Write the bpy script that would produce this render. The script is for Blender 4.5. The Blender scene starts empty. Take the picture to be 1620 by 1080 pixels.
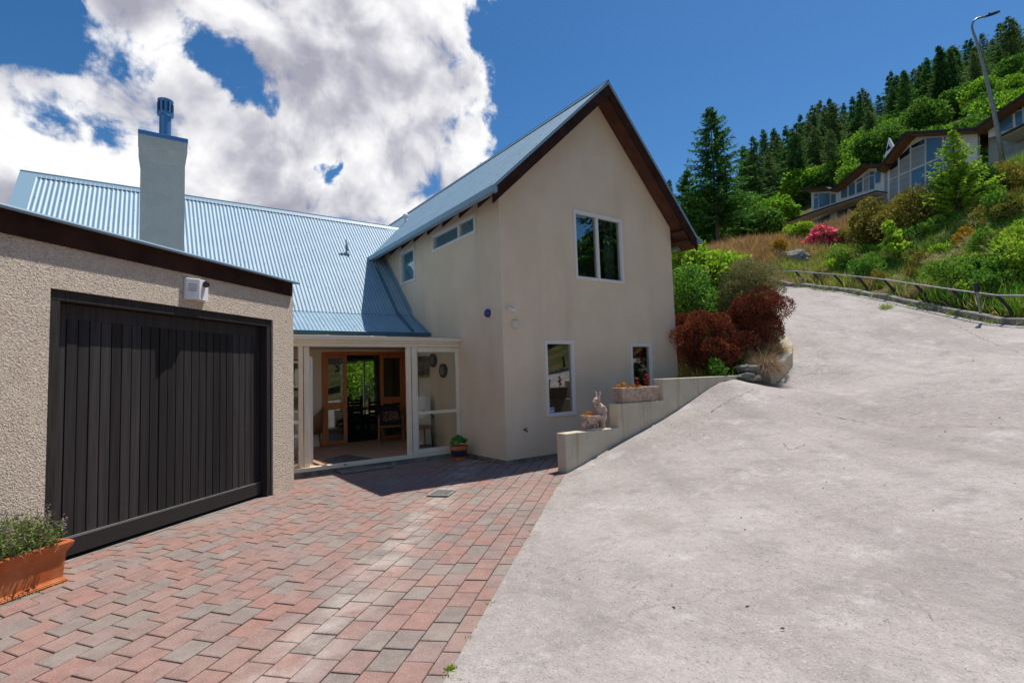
import bpy, bmesh, math, random
import numpy as np
from mathutils import Vector, Matrix
from mathutils.geometry import tessellate_polygon, delaunay_2d_cdt

random.seed(7)
R = math.radians
C = bpy.context.scene.collection
scene = bpy.context.scene

# ------------------------------------------------------------------ camera
FPX, PIT, ROL, YAW = 817.43, R(3.95019), R(-1.92232), R(54.26135)
fw = np.array([math.cos(YAW) * math.cos(PIT), math.sin(YAW) * math.cos(PIT), math.sin(PIT)])
rt = np.array([math.sin(YAW), -math.cos(YAW), 0.0])
up = np.cross(rt, fw)
CR = rt * math.cos(ROL) + up * math.sin(ROL)
CU = -rt * math.sin(ROL) + up * math.cos(ROL)
CAM = np.array([0.0, 0.0, 1.4])
cd = bpy.data.cameras.new("camera")
cam = bpy.data.objects.new("camera", cd)
C.objects.link(cam)
M4 = Matrix.Identity(4)
for i in range(3):
    M4[i][0], M4[i][1], M4[i][2], M4[i][3] = CR[i], CU[i], -fw[i], CAM[i]
cam.matrix_world = M4
cd.sensor_width = 36
cd.lens = FPX / 1620 * 36
cd.clip_end = 6000
cd.clip_start = 0.05
scene.camera = cam
scene.view_settings.view_transform = 'Standard'
scene.view_settings.look = 'None'
scene.view_settings.exposure = 0.16
scene.view_settings.gamma = 1

def ray(x, y):
    return CR * ((x - 810) / FPX) - CU * ((y - 540) / FPX) + fw
def at(x, y, d):
    return CAM + d * ray(x, y)
def hit(x, y, n, c):
    n = np.array(n, float); d = ray(x, y)
    return CAM + d * ((c - n @ CAM) / (n @ d))
def onX(x, y, c): return hit(x, y, (1, 0, 0), c)
def onY(x, y, c): return hit(x, y, (0, 1, 0), c)
def onZ(x, y, c=0.0): return hit(x, y, (0, 0, 1), c)

# ------------------------------------------------------------------ sun and sky
SUN = np.array([0.448, 0.06, 1.0]); SUN /= np.linalg.norm(SUN)
SUN_EL = math.asin(SUN[2]); SUN_AZ = math.atan2(SUN[0], SUN[1])
sl = bpy.data.lights.new("sun", 'SUN')
sl.energy = 5.0; sl.angle = R(0.53); sl.color = (1.0, 0.95, 0.88)
so = bpy.data.objects.new("sun", sl); C.objects.link(so)
so.rotation_euler = Vector(SUN).to_track_quat('Z', 'Y').to_euler()
so.location = (20, 10, 40)

world = bpy.data.worlds.new("World"); scene.world = world
world.use_nodes = True
world.cycles_visibility if hasattr(world, 'cycles_visibility') else None
wt = world.node_tree; wn = wt.nodes; wn.clear()

class NT:
    """small helper round a node tree"""
    def __init__(s, t): s.t = t
    def n(s, kind, **kw):
        o = s.t.nodes.new(kind)
        for k, v in kw.items():
            if k == 'inp':
                for a, b in v.items():
                    if hasattr(b, 'is_output') or isinstance(b, bpy.types.NodeSocket): s.t.links.new(b, o.inputs[a])
                    else: o.inputs[a].default_value = b
            else: setattr(o, k, v)
        return o
    def math(s, op, a, b=None, c=None, clamp=False):
        o = s.t.nodes.new('ShaderNodeMath'); o.operation = op; o.use_clamp = clamp
        for i, v in enumerate((a, b, c)):
            if v is None: continue
            if isinstance(v, bpy.types.NodeSocket): s.t.links.new(v, o.inputs[i])
            else: o.inputs[i].default_value = v
        return o.outputs[0]
    def vec(s, op, a, b=None, scale=None):
        o = s.t.nodes.new('ShaderNodeVectorMath'); o.operation = op
        for i, v in enumerate((a, b)):
            if v is None: continue
            if isinstance(v, bpy.types.NodeSocket): s.t.links.new(v, o.inputs[i])
            else: o.inputs[i].default_value = v
        if scale is not None:
            if isinstance(scale, bpy.types.NodeSocket): s.t.links.new(scale, o.inputs['Scale'])
            else: o.inputs['Scale'].default_value = scale
        return o.outputs['Value'] if op in ('DISTANCE', 'LENGTH', 'DOT_PRODUCT') else o.outputs[0]
    def noise(s, v, scale, detail=6, rough=.55, dist=0.0):
        o = s.n('ShaderNodeTexNoise', inp={'Scale': scale, 'Detail': detail, 'Roughness': rough, 'Distortion': dist})
        if v is not None: s.t.links.new(v, o.inputs['Vector'])
        return o.outputs['Fac']
    def ramp(s, f, stops):
        o = s.t.nodes.new('ShaderNodeValToRGB'); s.t.links.new(f, o.inputs[0])
        cr = o.color_ramp
        while len(cr.elements) < len(stops): cr.elements.new(.5)
        for e, (p, c) in zip(cr.elements, stops):
            e.position = p; e.color = tuple(c) + (1,) if len(c) == 3 else c
        return o.outputs[0]
    def smooth(s, v, a, b, lo=0.0, hi=1.0):
        o = s.n('ShaderNodeMapRange', interpolation_type='SMOOTHSTEP', inp={'From Min': a, 'From Max': b, 'To Min': lo, 'To Max': hi})
        s.t.links.new(v, o.inputs[0]); return o.outputs[0]
    def mix(s, f, a, b, mode='MIX'):
        o = s.t.nodes.new('ShaderNodeMix'); o.data_type = 'RGBA'; o.blend_type = mode
        for k, v in ((0, f), (6, a), (7, b)):
            if isinstance(v, bpy.types.NodeSocket): s.t.links.new(v, o.inputs[k])
            else: o.inputs[k].default_value = (tuple(v) + (1,)) if k and len(v) == 3 else v
        return o.outputs[2]

W = NT(wt)
sky = W.n('ShaderNodeTexSky', sky_type='NISHITA', sun_disc=False, sun_elevation=SUN_EL, sun_rotation=SUN_AZ,
          altitude=400, air_density=1.0, dust_density=0.3, ozone_density=3.0)
hs = W.n('ShaderNodeHueSaturation', inp={'Saturation': 1.3, 'Value': 1.0, 'Color': sky.outputs[0]})
bg1 = W.n('ShaderNodeBackground', inp={'Color': hs.outputs[0], 'Strength': 0.094})
tc = W.n('ShaderNodeTexCoord')
dirv = tc.outputs['Generated']
sep = W.n('ShaderNodeSeparateXYZ', inp={0: dirv})
# cumulus: noise over the directions of the sky, its coverage set by soft discs of sky direction
def nd(x, y):
    d = ray(x, y); return tuple(d / np.linalg.norm(d))
BLOBS = [  # photo-side position of each bank's centre, angular radius (deg), weight
    (600, 60, 12, 1.0), (660, 60, 8.0, .9), (690, 210, 7.2, 1.0), (600, 180, 11, .9), (660, 310, 8, .9), (705, 325, 5.5, .8), (510, 60, 9, .85),
    (430, 260, 8, .9), (330, 230, 8, .9), (500, 190, 8, .7), (460, 330, 9, .9), (560, 350, 8, .6), (230, 130, 5.5, .8), (170, 150, 5.5, .8), (110, 85, 2.6, .75), (120, 250, 7, .9), (40, 240, 7, .8), (30, 330, 9, 1.0),
    (260, 200, 6, .8), (200, 250, 8, .9), (0, 120, 3.2, .55), (40, 130, 3, .5), (160, 300, 9, .7), (330, 20, 5, .62), (170, 5, 4.2, .6), (250, 40, 3, .3), (380, 60, 3, .5), (-60, 300, 9, .9), (-200, 250, 16, .9), (600, 380, 9, .9), (450, 400, 10, .9), (300, 330, 7, .8), (700, 150, 6, .6), (560, -100, 12, .9), (300, -150, 14, .6)]
HOLES = [(12, 10, 5.0, 1.0), (60, 62, 3.0, .3), (382, 132, 3.2, .75), (330, 95, 2.8, .5), (285, 65, 2.6, .45), (425, 165, 2.0, .35), (170, 58, 3.2, .55), (230, 85, 2.6, .4), (530, 272, 1.6, .62), (514, 262, 1.4, .4), (548, 262, 1.0, .4), (70, 172, 2.4, .4), (130, 205, 2.2, .5), (188, 230, 2.4, .7), (60, 10, 3.6, .5)]
dirw = W.vec('ADD', dirv, W.vec('SCALE', W.vec('SUBTRACT', W.n('ShaderNodeTexNoise', inp={'Vector': dirv, 'Scale': 11.0, 'Detail': 7, 'Roughness': .6}).outputs['Color'], (.5, .5, .5)), scale=0.13))
def discs(lst):
    f = None
    for (x, y, r, w) in lst:
        v = W.smooth(W.vec('DISTANCE', dirw, nd(x, y)), 0.0, math.radians(r) * 1.25, w, 0.0)
        f = v if f is None else W.math('ADD', f, v)
    return f
field = discs(BLOBS)
# unseen cloud banks added out of the picture, to light the shaded walls
for (d, r, w) in [((-.7, -.5, .5), 36, .7), ((.2, -.85, .4), 20, .6)]:
    dv = Vector(d).normalized()
    field = W.math('ADD', field, W.smooth(W.vec('DISTANCE', dirv, tuple(dv)), 0.0, R(r), w, 0.0))
field = W.math('MINIMUM', field, 1.0)
wisp = W.smooth(W.vec('DISTANCE', dirv, nd(1052, 300)), 0.0, R(2.2), .2, 0.0)   # a wisp above the ridge beside the gable
field = W.math('ADD', field, wisp)
def fbm(off, det=14):
    p = W.vec('ADD', dirv, off)
    w1 = W.n('ShaderNodeTexNoise', inp={'Vector': p, 'Scale': 4.0, 'Detail': 3}).outputs['Color']
    p2 = W.vec('ADD', p, W.vec('SCALE', W.vec('SUBTRACT', w1, (.5, .5, .5)), scale=0.14))
    return W.noise(p2, 6.0, det, .60 if det > 8 else .5)
o0 = np.array((1.2, 8.8, 5.5)); o1 = o0 + SUN * .035
f0 = fbm(tuple(o0)); f1 = fbm(tuple(o1))
g0 = fbm(tuple(o0), 5); g1 = fbm(tuple(o0 + SUN * .07), 5)
dens = W.math('ADD', field, W.math('MULTIPLY', W.math('MULTIPLY', W.math('SUBTRACT', f0, .5), 4.0), W.smooth(field, .05, .4)))
dens = W.math('SUBTRACT', dens, discs(HOLES))
mask = W.smooth(dens, .28, .74)
thick = W.smooth(dens, .5, 1.5)
big = W.noise(W.vec('ADD', dirv, (9.2, 4.4, 0)), 4.2, 5, .55)
lit = W.math('ADD', W.math('SUBTRACT', .73, W.math('MULTIPLY', thick, .40)), W.math('MULTIPLY', W.math('SUBTRACT', g0, g1), 3.0))
lit = W.math('ADD', lit, W.math('MULTIPLY', W.math('SUBTRACT', f0, f1), 2.2))
lit = W.math('ADD', lit, W.math('MULTIPLY', W.math('SUBTRACT', big, .5), 2.1), clamp=True)
ccol = W.ramp(lit, [(0.0, (.38, .38, .46)), (.35, (.53, .53, .60)), (.68, (.77, .77, .81)), (1.0, (.97, .97, .98))])
bg2 = W.n('ShaderNodeBackground', inp={'Color': ccol, 'Strength': 0.92})
mx = W.n('ShaderNodeMixShader', inp={0: mask, 1: bg1.outputs[0], 2: bg2.outputs[0]})
wo = W.n('ShaderNodeOutputWorld', inp={0: mx.outputs[0]})

# ------------------------------------------------------------------ helpers
def tag(o, label=None, cat=None, group=None, kind=None):
    if label: o['label'] = label
    if cat: o['category'] = cat
    if group: o['group'] = group
    if kind: o['kind'] = kind
    return o
def thing(name, label, cat, loc=(0, 0, 0), group=None):
    o = bpy.data.objects.new(name, None); C.objects.link(o)
    o.empty_display_size = .2
    o.location = tuple(float(a) for a in loc)
    return tag(o, label, cat, group)
def origin(o):
    v = Vector((0, 0, 0))
    while o is not None:
        v += o.location; o = o.parent
    return v
def link_mesh(me, name, m, parent=None, smooth=False, loc=None):
    o = bpy.data.objects.new(name, me); C.objects.link(o)
    if m is not None and not me.materials: me.materials.append(m)
    if smooth:
        me.polygons.foreach_set('use_smooth', [True] * len(me.polygons))
    if parent is not None: o.parent = parent
    if loc is not None: o.location = loc
    return o
class MB:
    """collects shapes in world coordinates and links them as ONE mesh object"""
    def __init__(s): s.v = []; s.f = []
    def add(s, vs, fs):
        k = len(s.v); s.v += [tuple(float(c) for c in v) for v in vs]; s.f += [tuple(i + k for i in f) for f in fs]; return s
    def para(s, o, a, b, c):
        o, a, b, c = (np.array(q, float) for q in (o, a, b, c))
        P = [o, o + a, o + a + b, o + b, o + c, o + a + c, o + a + b + c, o + b + c]
        F = [(0, 3, 2, 1), (4, 5, 6, 7), (0, 1, 5, 4), (1, 2, 6, 5), (2, 3, 7, 6), (3, 0, 4, 7)]
        if np.dot(np.cross(a, b), c) < 0: F = [f[::-1] for f in F]
        return s.add(P, F)
    def box(s, x0, y0, z0, x1, y1, z1):
        return s.para((x0, y0, z0), (x1 - x0, 0, 0), (0, y1 - y0, 0), (0, 0, z1 - z0))
    def prism(s, poly, ext):
        n = len(poly); P = [np.array(p, float) for p in poly]; e = np.array(ext, float)
        tris = tessellate_polygon([[Vector(p) for p in P]])
        F = [tuple(t) for t in tris] + [tuple(i + n for i in t[::-1]) for t in tris]
        F += [(i, (i + 1) % n, (i + 1) % n + n, i + n) for i in range(n)]
        return s.add(P + [p + e for p in P], F)
    def tube(s, pts, r, n=8, cap=True):
        P = [np.array(p, float) for p in pts]; k = len(P)
        rr = r if isinstance(r, (list, tuple)) else [r] * k
        V = []; prev = None
        for i in range(k):
            t = P[min(i + 1, k - 1)] - P[max(i - 1, 0)]; t /= np.linalg.norm(t) + 1e-12
            a = np.array((0, 0, 1.0)) if abs(t[2]) < .9 else np.array((1.0, 0, 0))
            if prev is not None: a = prev
            u = np.cross(a, t); u /= np.linalg.norm(u); w = np.cross(t, u); prev = w
            # keep frame steady
            for j in range(n):
                q = 2 * math.pi * j / n
                V.append(P[i] + rr[i] * (math.cos(q) * u + math.sin(q) * w))
            prev = w
        F = [(i * n + j, i * n + (j + 1) % n, (i + 1) * n + (j + 1) % n, (i + 1) * n + j) for i in range(k - 1) for j in range(n)]
        if cap: F += [tuple(range(n))[::-1], tuple((k - 1) * n + j for j in range(n))]
        return s.add(V, F)
    def lathe(s, c, prof, n=20):
        k = len(prof)
        V = [(c[0] + r * math.cos(2 * math.pi * j / n), c[1] + r * math.sin(2 * math.pi * j / n), c[2] + z) for (r, z) in prof for j in range(n)]
        F = [(i * n + j, i * n + (j + 1) % n, (i + 1) * n + (j + 1) % n, (i + 1) * n + j) for i in range(k - 1) for j in range(n)]
        F += [tuple(range(n))[::-1], tuple((k - 1) * n + j for j in range(n))]
        return s.add(V, F)
    def ball(s, c, r, n=12, m=8):
        r = (r, r, r) if not isinstance(r, (tuple, list)) else r
        V = []; F = []
        for i in range(m + 1):
            a = math.pi * i / m
            for j in range(n):
                q = 2 * math.pi * j / n
                V.append((c[0] + r[0] * math.sin(a) * math.cos(q), c[1] + r[1] * math.sin(a) * math.sin(q), c[2] + r[2] * math.cos(a)))
        F = [(i * n + j, (i + 1) * n + j, (i + 1) * n + (j + 1) % n, i * n + (j + 1) % n) for i in range(m) for j in range(n)]
        return s.add(V, F)
    def wall(s, o, u, v, outer, holes, n, t, rev=None):
        """a slab of thickness t (towards -n) with rectangular holes (u0,v0,u1,v1)"""
        o, u, v, n = (np.array(q, float) for q in (o, u, v, n))
        loops = [list(outer)] + [[(a, b), (a, d), (c, d), (c, b)] for (a, b, c, d) in holes]
        flat = [p for l in loops for p in l]
        tris = tessellate_polygon([[Vector((p[0], p[1], 0)) for p in l] for l in loops])
        k = len(flat)
        P = [o + p[0] * u + p[1] * v for p in flat]
        F = []
        for tr in tris:
            a, b, c = (P[i] for i in tr)
            if np.dot(np.cross(b - a, c - a), n) < 0: tr = tr[::-1]
            F.append(tuple(tr)); F.append(tuple(i + k for i in tr[::-1]))
        i0 = 0
        for l in loops:
            m = len(l)
            F += [(i0 + i, i0 + (i + 1) % m, i0 + (i + 1) % m + k, i0 + i + k) for i in range(m)]
            i0 += m
        return s.add(P + [p - n * t for p in P], F)
    def build(s, name, m, parent=None, bevel=0.0, smooth=False, segs=1):
        og = origin(parent)
        me = bpy.data.meshes.new(name)
        me.from_pydata([(a - og.x, b - og.y, c - og.z) for a, b, c in s.v], [], s.f)
        me.update()
        o = link_mesh(me, name, m, parent, smooth)
        if bevel:
            bm = bmesh.new(); bm.from_mesh(me)
            bmesh.ops.remove_doubles(bm, verts=bm.verts, dist=1e-5)
            bmesh.ops.recalc_face_normals(bm, faces=bm.faces)
            es = [e for e in bm.edges if len(e.link_faces) == 2 and e.calc_face_angle(0) > .5]
            bmesh.ops.bevel(bm, geom=es, offset=bevel, segments=segs, affect='EDGES', clamp_overlap=True)
            bm.to_mesh(me); bm.free()
        return o
def copy_tree(o, parent=None):
    c = o.copy(); C.objects.link(c)
    if parent is not None: c.parent = parent
    for ch in [q for q in bpy.data.objects if q.parent == o]: copy_tree(ch, c)
    return c
def quads_obj(V, name, m, parent=None, smooth=False):
    """V: (N,4,3) array of separate quads in world coordinates"""
    og = origin(parent); V = V.reshape(-1, 3) - np.array(og)
    n = len(V) // 4
    me = bpy.data.meshes.new(name)
    me.vertices.add(4 * n); me.vertices.foreach_set('co', V.astype(np.float32).ravel())
    me.loops.add(4 * n); me.loops.foreach_set('vertex_index', np.arange(4 * n, dtype=np.int32))
    me.polygons.add(n); me.polygons.foreach_set('loop_start', np.arange(n, dtype=np.int32) * 4)
    try: me.polygons.foreach_set('loop_total', np.full(n, 4, dtype=np.int32))
    except Exception: pass
    me.update(calc_edges=True)
    return link_mesh(me, name, m, parent, smooth)
def unit(a): return a / (np.linalg.norm(a, axis=-1, keepdims=True) + 1e-9)
def leaves(rng, P, D, L, Wd, bend=.15, mid=.45):
    """leaf-shaped quads at P along D"""
    D = unit(D); n = len(P)
    A = unit(rng.normal(size=(n, 3))); S = unit(np.cross(D, A)); Nn = np.cross(S, D)
    L = np.broadcast_to(np.asarray(L, float), (n,))[:, None]; Wd = np.broadcast_to(np.asarray(Wd, float), (n,))[:, None]
    b = Nn * L * bend
    return np.stack([P, P + D * L * mid + S * Wd * .5 + b, P + D * L, P + D * L * mid - S * Wd * .5 + b], 1)

# ------------------------------------------------------------------ materials
def pmat(name, c1, c2=None, scale=4.0, rough=.8, bumps=(), spec=.3, metal=0.0, detail=6, lo=.35, hi=.65, island=None, stretch=None, extra=None):
    m = bpy.data.materials.new(name); m.use_nodes = True
    T = NT(m.node_tree); p = m.node_tree.nodes['Principled BSDF']
    tcn = T.n('ShaderNodeTexCoord'); co = tcn.outputs['Object']
    if stretch: co = T.vec('MULTIPLY', co, stretch)
    col = None
    if island:
        g = T.n('ShaderNodeNewGeometry')
        col = T.ramp(g.outputs['Random Per Island'], island)
    if c2 is not None:
        f = T.smooth(T.noise(co, scale, detail, .6), lo, hi)
        if col is not None: col = T.mix(f, col, T.mix(1.0, col, c2, 'MULTIPLY'))
        else: col = T.mix(f, c1, c2)
    if extra: col = extra(T, co, col if col is not None else c1, p)
    if col is None: p.inputs['Base Color'].default_value = tuple(c1) + (1,)
    elif isinstance(col, bpy.types.NodeSocket): m.node_tree.links.new(col, p.inputs['Base Color'])
    p.inputs['Roughness'].default_value = rough
    p.inputs['Metallic'].default_value = metal
    p.inputs['Specular IOR Level'].default_value = spec
    nrm = None
    for (sc, dist, kind) in bumps:
        if kind == 'voronoi':
            h = T.n('ShaderNodeTexVoronoi', inp={'Vector': co, 'Scale': sc}).outputs['Distance']
        else: h = T.noise(co, sc, 5 if kind == 'noise' else 2, .6)
        b = T.n('ShaderNodeBump', inp={'Height': h, 'Distance': dist, 'Strength': 1.0})
        if nrm is not None: m.node_tree.links.new(nrm, b.inputs['Normal'])
        nrm = b.outputs[0]
    if nrm is not None: m.node_tree.links.new(nrm, p.inputs['Normal'])
    return m
def leafmat(name, cols, trans=.3, rough=.75, spec=.08, patch=None):
    m = bpy.data.materials.new(name); m.use_nodes = True
    T = NT(m.node_tree); nt = m.node_tree; p = nt.nodes['Principled BSDF']; out = nt.nodes['Material Output']
    g = T.n('ShaderNodeNewGeometry')
    k = len(cols)
    col = T.ramp(g.outputs['Random Per Island'], [((i + .5) / k, c) for i, c in enumerate(cols)])
    if patch:
        sc, c2 = patch
        tcn = T.n('ShaderNodeTexCoord')
        f = T.smooth(T.noise(tcn.outputs['Object'], sc, 3, .5), .45, .62)
        col = T.mix(f, col, T.mix(.65, col, c2))
    nt.links.new(col, p.inputs['Base Color'])
    p.inputs['Roughness'].default_value = rough; p.inputs['Specular IOR Level'].default_value = spec
    tr = T.n('ShaderNodeBsdfTranslucent', inp={'Color': T.mix(1.0, col, (1.0, 1.0, .6), 'MULTIPLY')})
    ms = T.n('ShaderNodeMixShader', inp={0: trans, 1: p.outputs[0], 2: tr.outputs[0]})
    nt.links.new(ms.outputs[0], out.inputs[0])
    return m
def glassmat(name, tint=(.8, .86, .84), ior=1.5, boost=1.0):
    m = bpy.data.materials.new(name); m.use_nodes = True
    nt = m.node_tree; T = NT(nt); out = nt.nodes['Material Output']
    lw = T.n('ShaderNodeLayerWeight', inp={'Blend': .5}); r0 = ((ior - 1) / (ior + 1)) ** 2     # same on both faces of a thin pane
    f = T.math('MULTIPLY', T.math('ADD', T.math('MULTIPLY', T.math('POWER', lw.outputs['Facing'], 5.0), 1 - r0), r0), boost, clamp=True)
    t = T.n('ShaderNodeBsdfTransparent', inp={'Color': tint + (1,)})
    gl = T.n('ShaderNodeBsdfGlossy', inp={'Roughness': 0.005, 'Color': (1, 1, 1, 1)})
    ms = T.n('ShaderNodeMixShader', inp={0: f, 1: t.outputs[0], 2: gl.outputs[0]})
    nt.links.new(ms.outputs[0], out.inputs[0])
    return m

# ------------------------------------------------------------------ the lie of the land
Ah = np.array([math.cos(YAW), math.sin(YAW)]); Rh = np.array([math.sin(YAW), -math.cos(YAW)])
def rd(r, d): return r * Rh + d * Ah          # plan position: r metres to the right, d metres ahead
GA = R(40.58239); gd = np.array([math.cos(GA), math.sin(GA), 0]); gn = np.array([math.sin(GA), -math.cos(GA), 0]); GC = -4.61751
Zv = np.array([0, 0, 1.0])
XW, YG = 4.811, 6.94          # wing: side wall plane, gable wall plane
XR, ZR = 7.155, 6.93          # wing ridge
ctrl = []
def cp(x, y, z): ctrl.append((x, y, z))
for k in np.linspace(0, 1, 6): cp(1.15 + k * 3.85, 2.24 + k * 3.5, 0.0)
for p in [(-1.5, -.3, 0), (-4, -2.7, 0), (0, 8, 0), (-6, 4, 0), (2, 11, 0), (5, 13, 0), (-2, 16, -.3), (5.5, 18, -.1), (7, 21, .3), (1, 24, 0), (5.1, 6.5, 0),
          (5.66, 5.7, .19), (6.65, 5.7, .46), (7.81, 5.7, .81), (9.23, 5.7, 1.21), (3, -1, .08), (0, -4, 0), (6, -2, .5), (4, 1.5, .17), (-8, -6, -.2),
          (9.6, 7.2, 1.3), (9.8, 10, 1.7), (10.5, 14, 2.2), (11, 19, 2.8), (25, -8, 5.2), (40, -28, 11), (10, -14, .8), (0, -30, -1.5), (60, -60, 16), (-40, -30, -4),
          (0, 60, 0), (-50, 60, -6), (22, 70, 8), (-30, 20, -2.5), (0, 140, 4), (-80, 160, -12)]: cp(*p)
KR = 10.86
for (x, y, d) in [(1581, 512, 11.5), (1512, 497, 12.7), (1456, 485, 13.8), (1404, 473, 15), (1362, 466, 16.1), (1325, 460, 17.25), (1294, 456, 18.4), (1266, 453, 19.5),
                  (1225, 604, 10.6), (1258, 566, 11.4), (1243, 459, 19.3), (1240, 500, 14.8), (1245, 540, 12.4),
                  (1600, 430, 13), (1610, 340, 15.6), (1612, 268, 19.5), (1500, 420, 15.8), (1500, 350, 19), (1400, 440, 17.5), (1400, 385, 22), (1390, 345, 29), (1520, 300, 24),
                  (1266, 432, 21.5), (1308, 408, 26.5), (1352, 398, 25.5), (1440, 398, 19.5), (1478, 385, 19.5), (1540, 345, 18.5), (1285, 385, 30), (1255, 396, 40), (1380, 338, 35.2), (1600, 262, 27), (1200, 389, 27), (1120, 428, 23), (1095, 500, 16), (1130, 480, 15), (1180, 560, 11.5),
                  (1275, 362, 44), (1150, 381, 42), (1146, 390, 36), (1080, 405, 40), (1200, 345, 60), (1300, 305, 60), (1450, 215, 55), (1600, 165, 45),
                  (1200, 290, 95), (1300, 245, 95), (1400, 205, 95), (1500, 160, 95), (1600, 130, 95), (1750, 60, 95), (1080, 375, 95),
                  (1200, 300, 150), (1400, 215, 150), (1600, 135, 150), (1800, 60, 150), (1080, 400, 150), (1300, 330, 260), (1600, 260, 260)]:
    cp(*at(x, y, d))
_zk = lambda d: float(np.interp(d, [0, 4, 8, 11.5, 12.7, 13.8, 15, 16.1, 17.25, 18.4, 19.5], [.45, 1.0, 1.72] + [at(x, y, q)[2] for x, y, q in [(1581, 512, 11.5), (1512, 497, 12.7), (1456, 485, 13.8), (1404, 473, 15), (1362, 466, 16.1), (1325, 460, 17.25), (1294, 456, 18.4), (1266, 453, 19.5)]]))
_zl = lambda d: float(np.interp(d, [10.1, 10.6, 11.4, 12.4, 14.8, 19.3], [1.2] + [at(x, y, q)[2] for x, y, q in [(1225, 604, 10.6), (1258, 566, 11.4), (1245, 540, 12.4), (1240, 500, 14.8), (1243, 459, 19.3)]]))
_rl = lambda d: float(np.interp(d, [10.1, 10.6, 11.4, 12.4, 14.8, 19.3], [4.3, 5.4, 6.25, 6.6, 7.6, 9.3]))
for d in (11.5, 13, 14.5, 16, 17.5, 19):                 # the drive is straight from edge to edge
    for k in (.2, .5, .8): cp(*rd(_rl(d) + (KR - _rl(d)) * k, d), _zl(d) + (_zk(d) - _zl(d)) * k)
cp(*rd(6.3, 10.3), 1.24); cp(*rd(5.2, 9.6), .98); cp(*rd(7.2, 11.0), 1.62); cp(*rd(8.2, 10.3), 1.55)
for d in (0, 4, 8): cp(*rd(KR, d), _zk(d))
for k in (.35, .7): cp(*rd(.7 + 10.16 * k, 8.0), .06 + (_zk(8) - .06) * k)
ct = np.array(ctrl, float)
def _k(a, b): return -np.sqrt(((a[:, None, :] - b[None, :, :]) ** 2).sum(-1) + .8 ** 2)
_n = len(ct); _A = np.zeros((_n + 3, _n + 3)); _A[:_n, :_n] = _k(ct[:, :2], ct[:, :2]) - 1e-3 * np.eye(_n)
_A[:_n, _n] = 1; _A[:_n, _n + 1:] = ct[:, :2]; _A[_n:, :_n] = _A[:_n, _n:].T
_s = np.linalg.solve(_A, np.append(ct[:, 2], [0, 0, 0]))
def Hn(xy):
    xy = np.atleast_2d(np.asarray(xy, float))[:, :2]; out = []
    for i in range(0, len(xy), 20000):
        q = xy[i:i + 20000]; out.append(_k(q, ct[:, :2]) @ _s[:_n] + _s[_n] + q @ _s[_n + 1:])
    return np.concatenate(out)
def H(x, y): return float(Hn([(x, y)])[0])
def on_ground(px, d, dz=0.0):
    """the point of the terrain on the bearing of photo column px, d metres ahead"""
    r = (px - 810) / FPX * d; p = rd(r, d); return np.array([p[0], p[1], H(*p) + dz])

def inside(poly, xy):
    x, y = xy[:, 0], xy[:, 1]; c = np.zeros(len(xy), bool); n = len(poly)
    for i in range(n):
        (x0, y0), (x1, y1) = poly[i], poly[(i + 1) % n]
        k = ((y0 > y) != (y1 > y)) & (x < (x1 - x0) * (y - y0) / (y1 - y0 + 1e-12) + x0); c ^= k
    return c
KERB = [tuple(rd(KR, d)) for d in (-6, 4, 8, 11.5, 14, 17, 19.5)] + [tuple(rd(10.5, 20.8)), tuple(rd(9.7, 21.8)), tuple(rd(8, 22.5))]
LEFT = [tuple(rd(r, d)) for r, d in ((4.3, 10.12), (5.05, 10.42), (5.6, 10.75), (6.2, 11.3), (6.5, 12.0), (6.75, 13), (8.2, 16), (9.0, 19), (8.2, 20.5), (7.4, 21))]
E0, E1 = np.array([1.15, 2.24]), np.array([5.0, 5.74])
ed = (E1 - E0) / np.linalg.norm(E1 - E0)
LEFT_IN = [LEFT[0]] + [tuple(np.array(p) - Rh * .22 + Ah * .10) for p in LEFT[1:]]     # runs in under the edging wall
DRIVE = [tuple(E0 - ed * 9.5)] + [tuple(E0), tuple(E1), (5.0, 5.703), (8.9, 5.703)] + LEFT_IN + KERB[::-1]
HOUSEPAD = [(-9, -6), tuple(E0 - ed * 9.5), tuple(E0), tuple(E1), (5.0, 5.80), (9.2, 5.80), (9.2, 17.2), (-6, 17.2), (-12, 8)]

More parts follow.
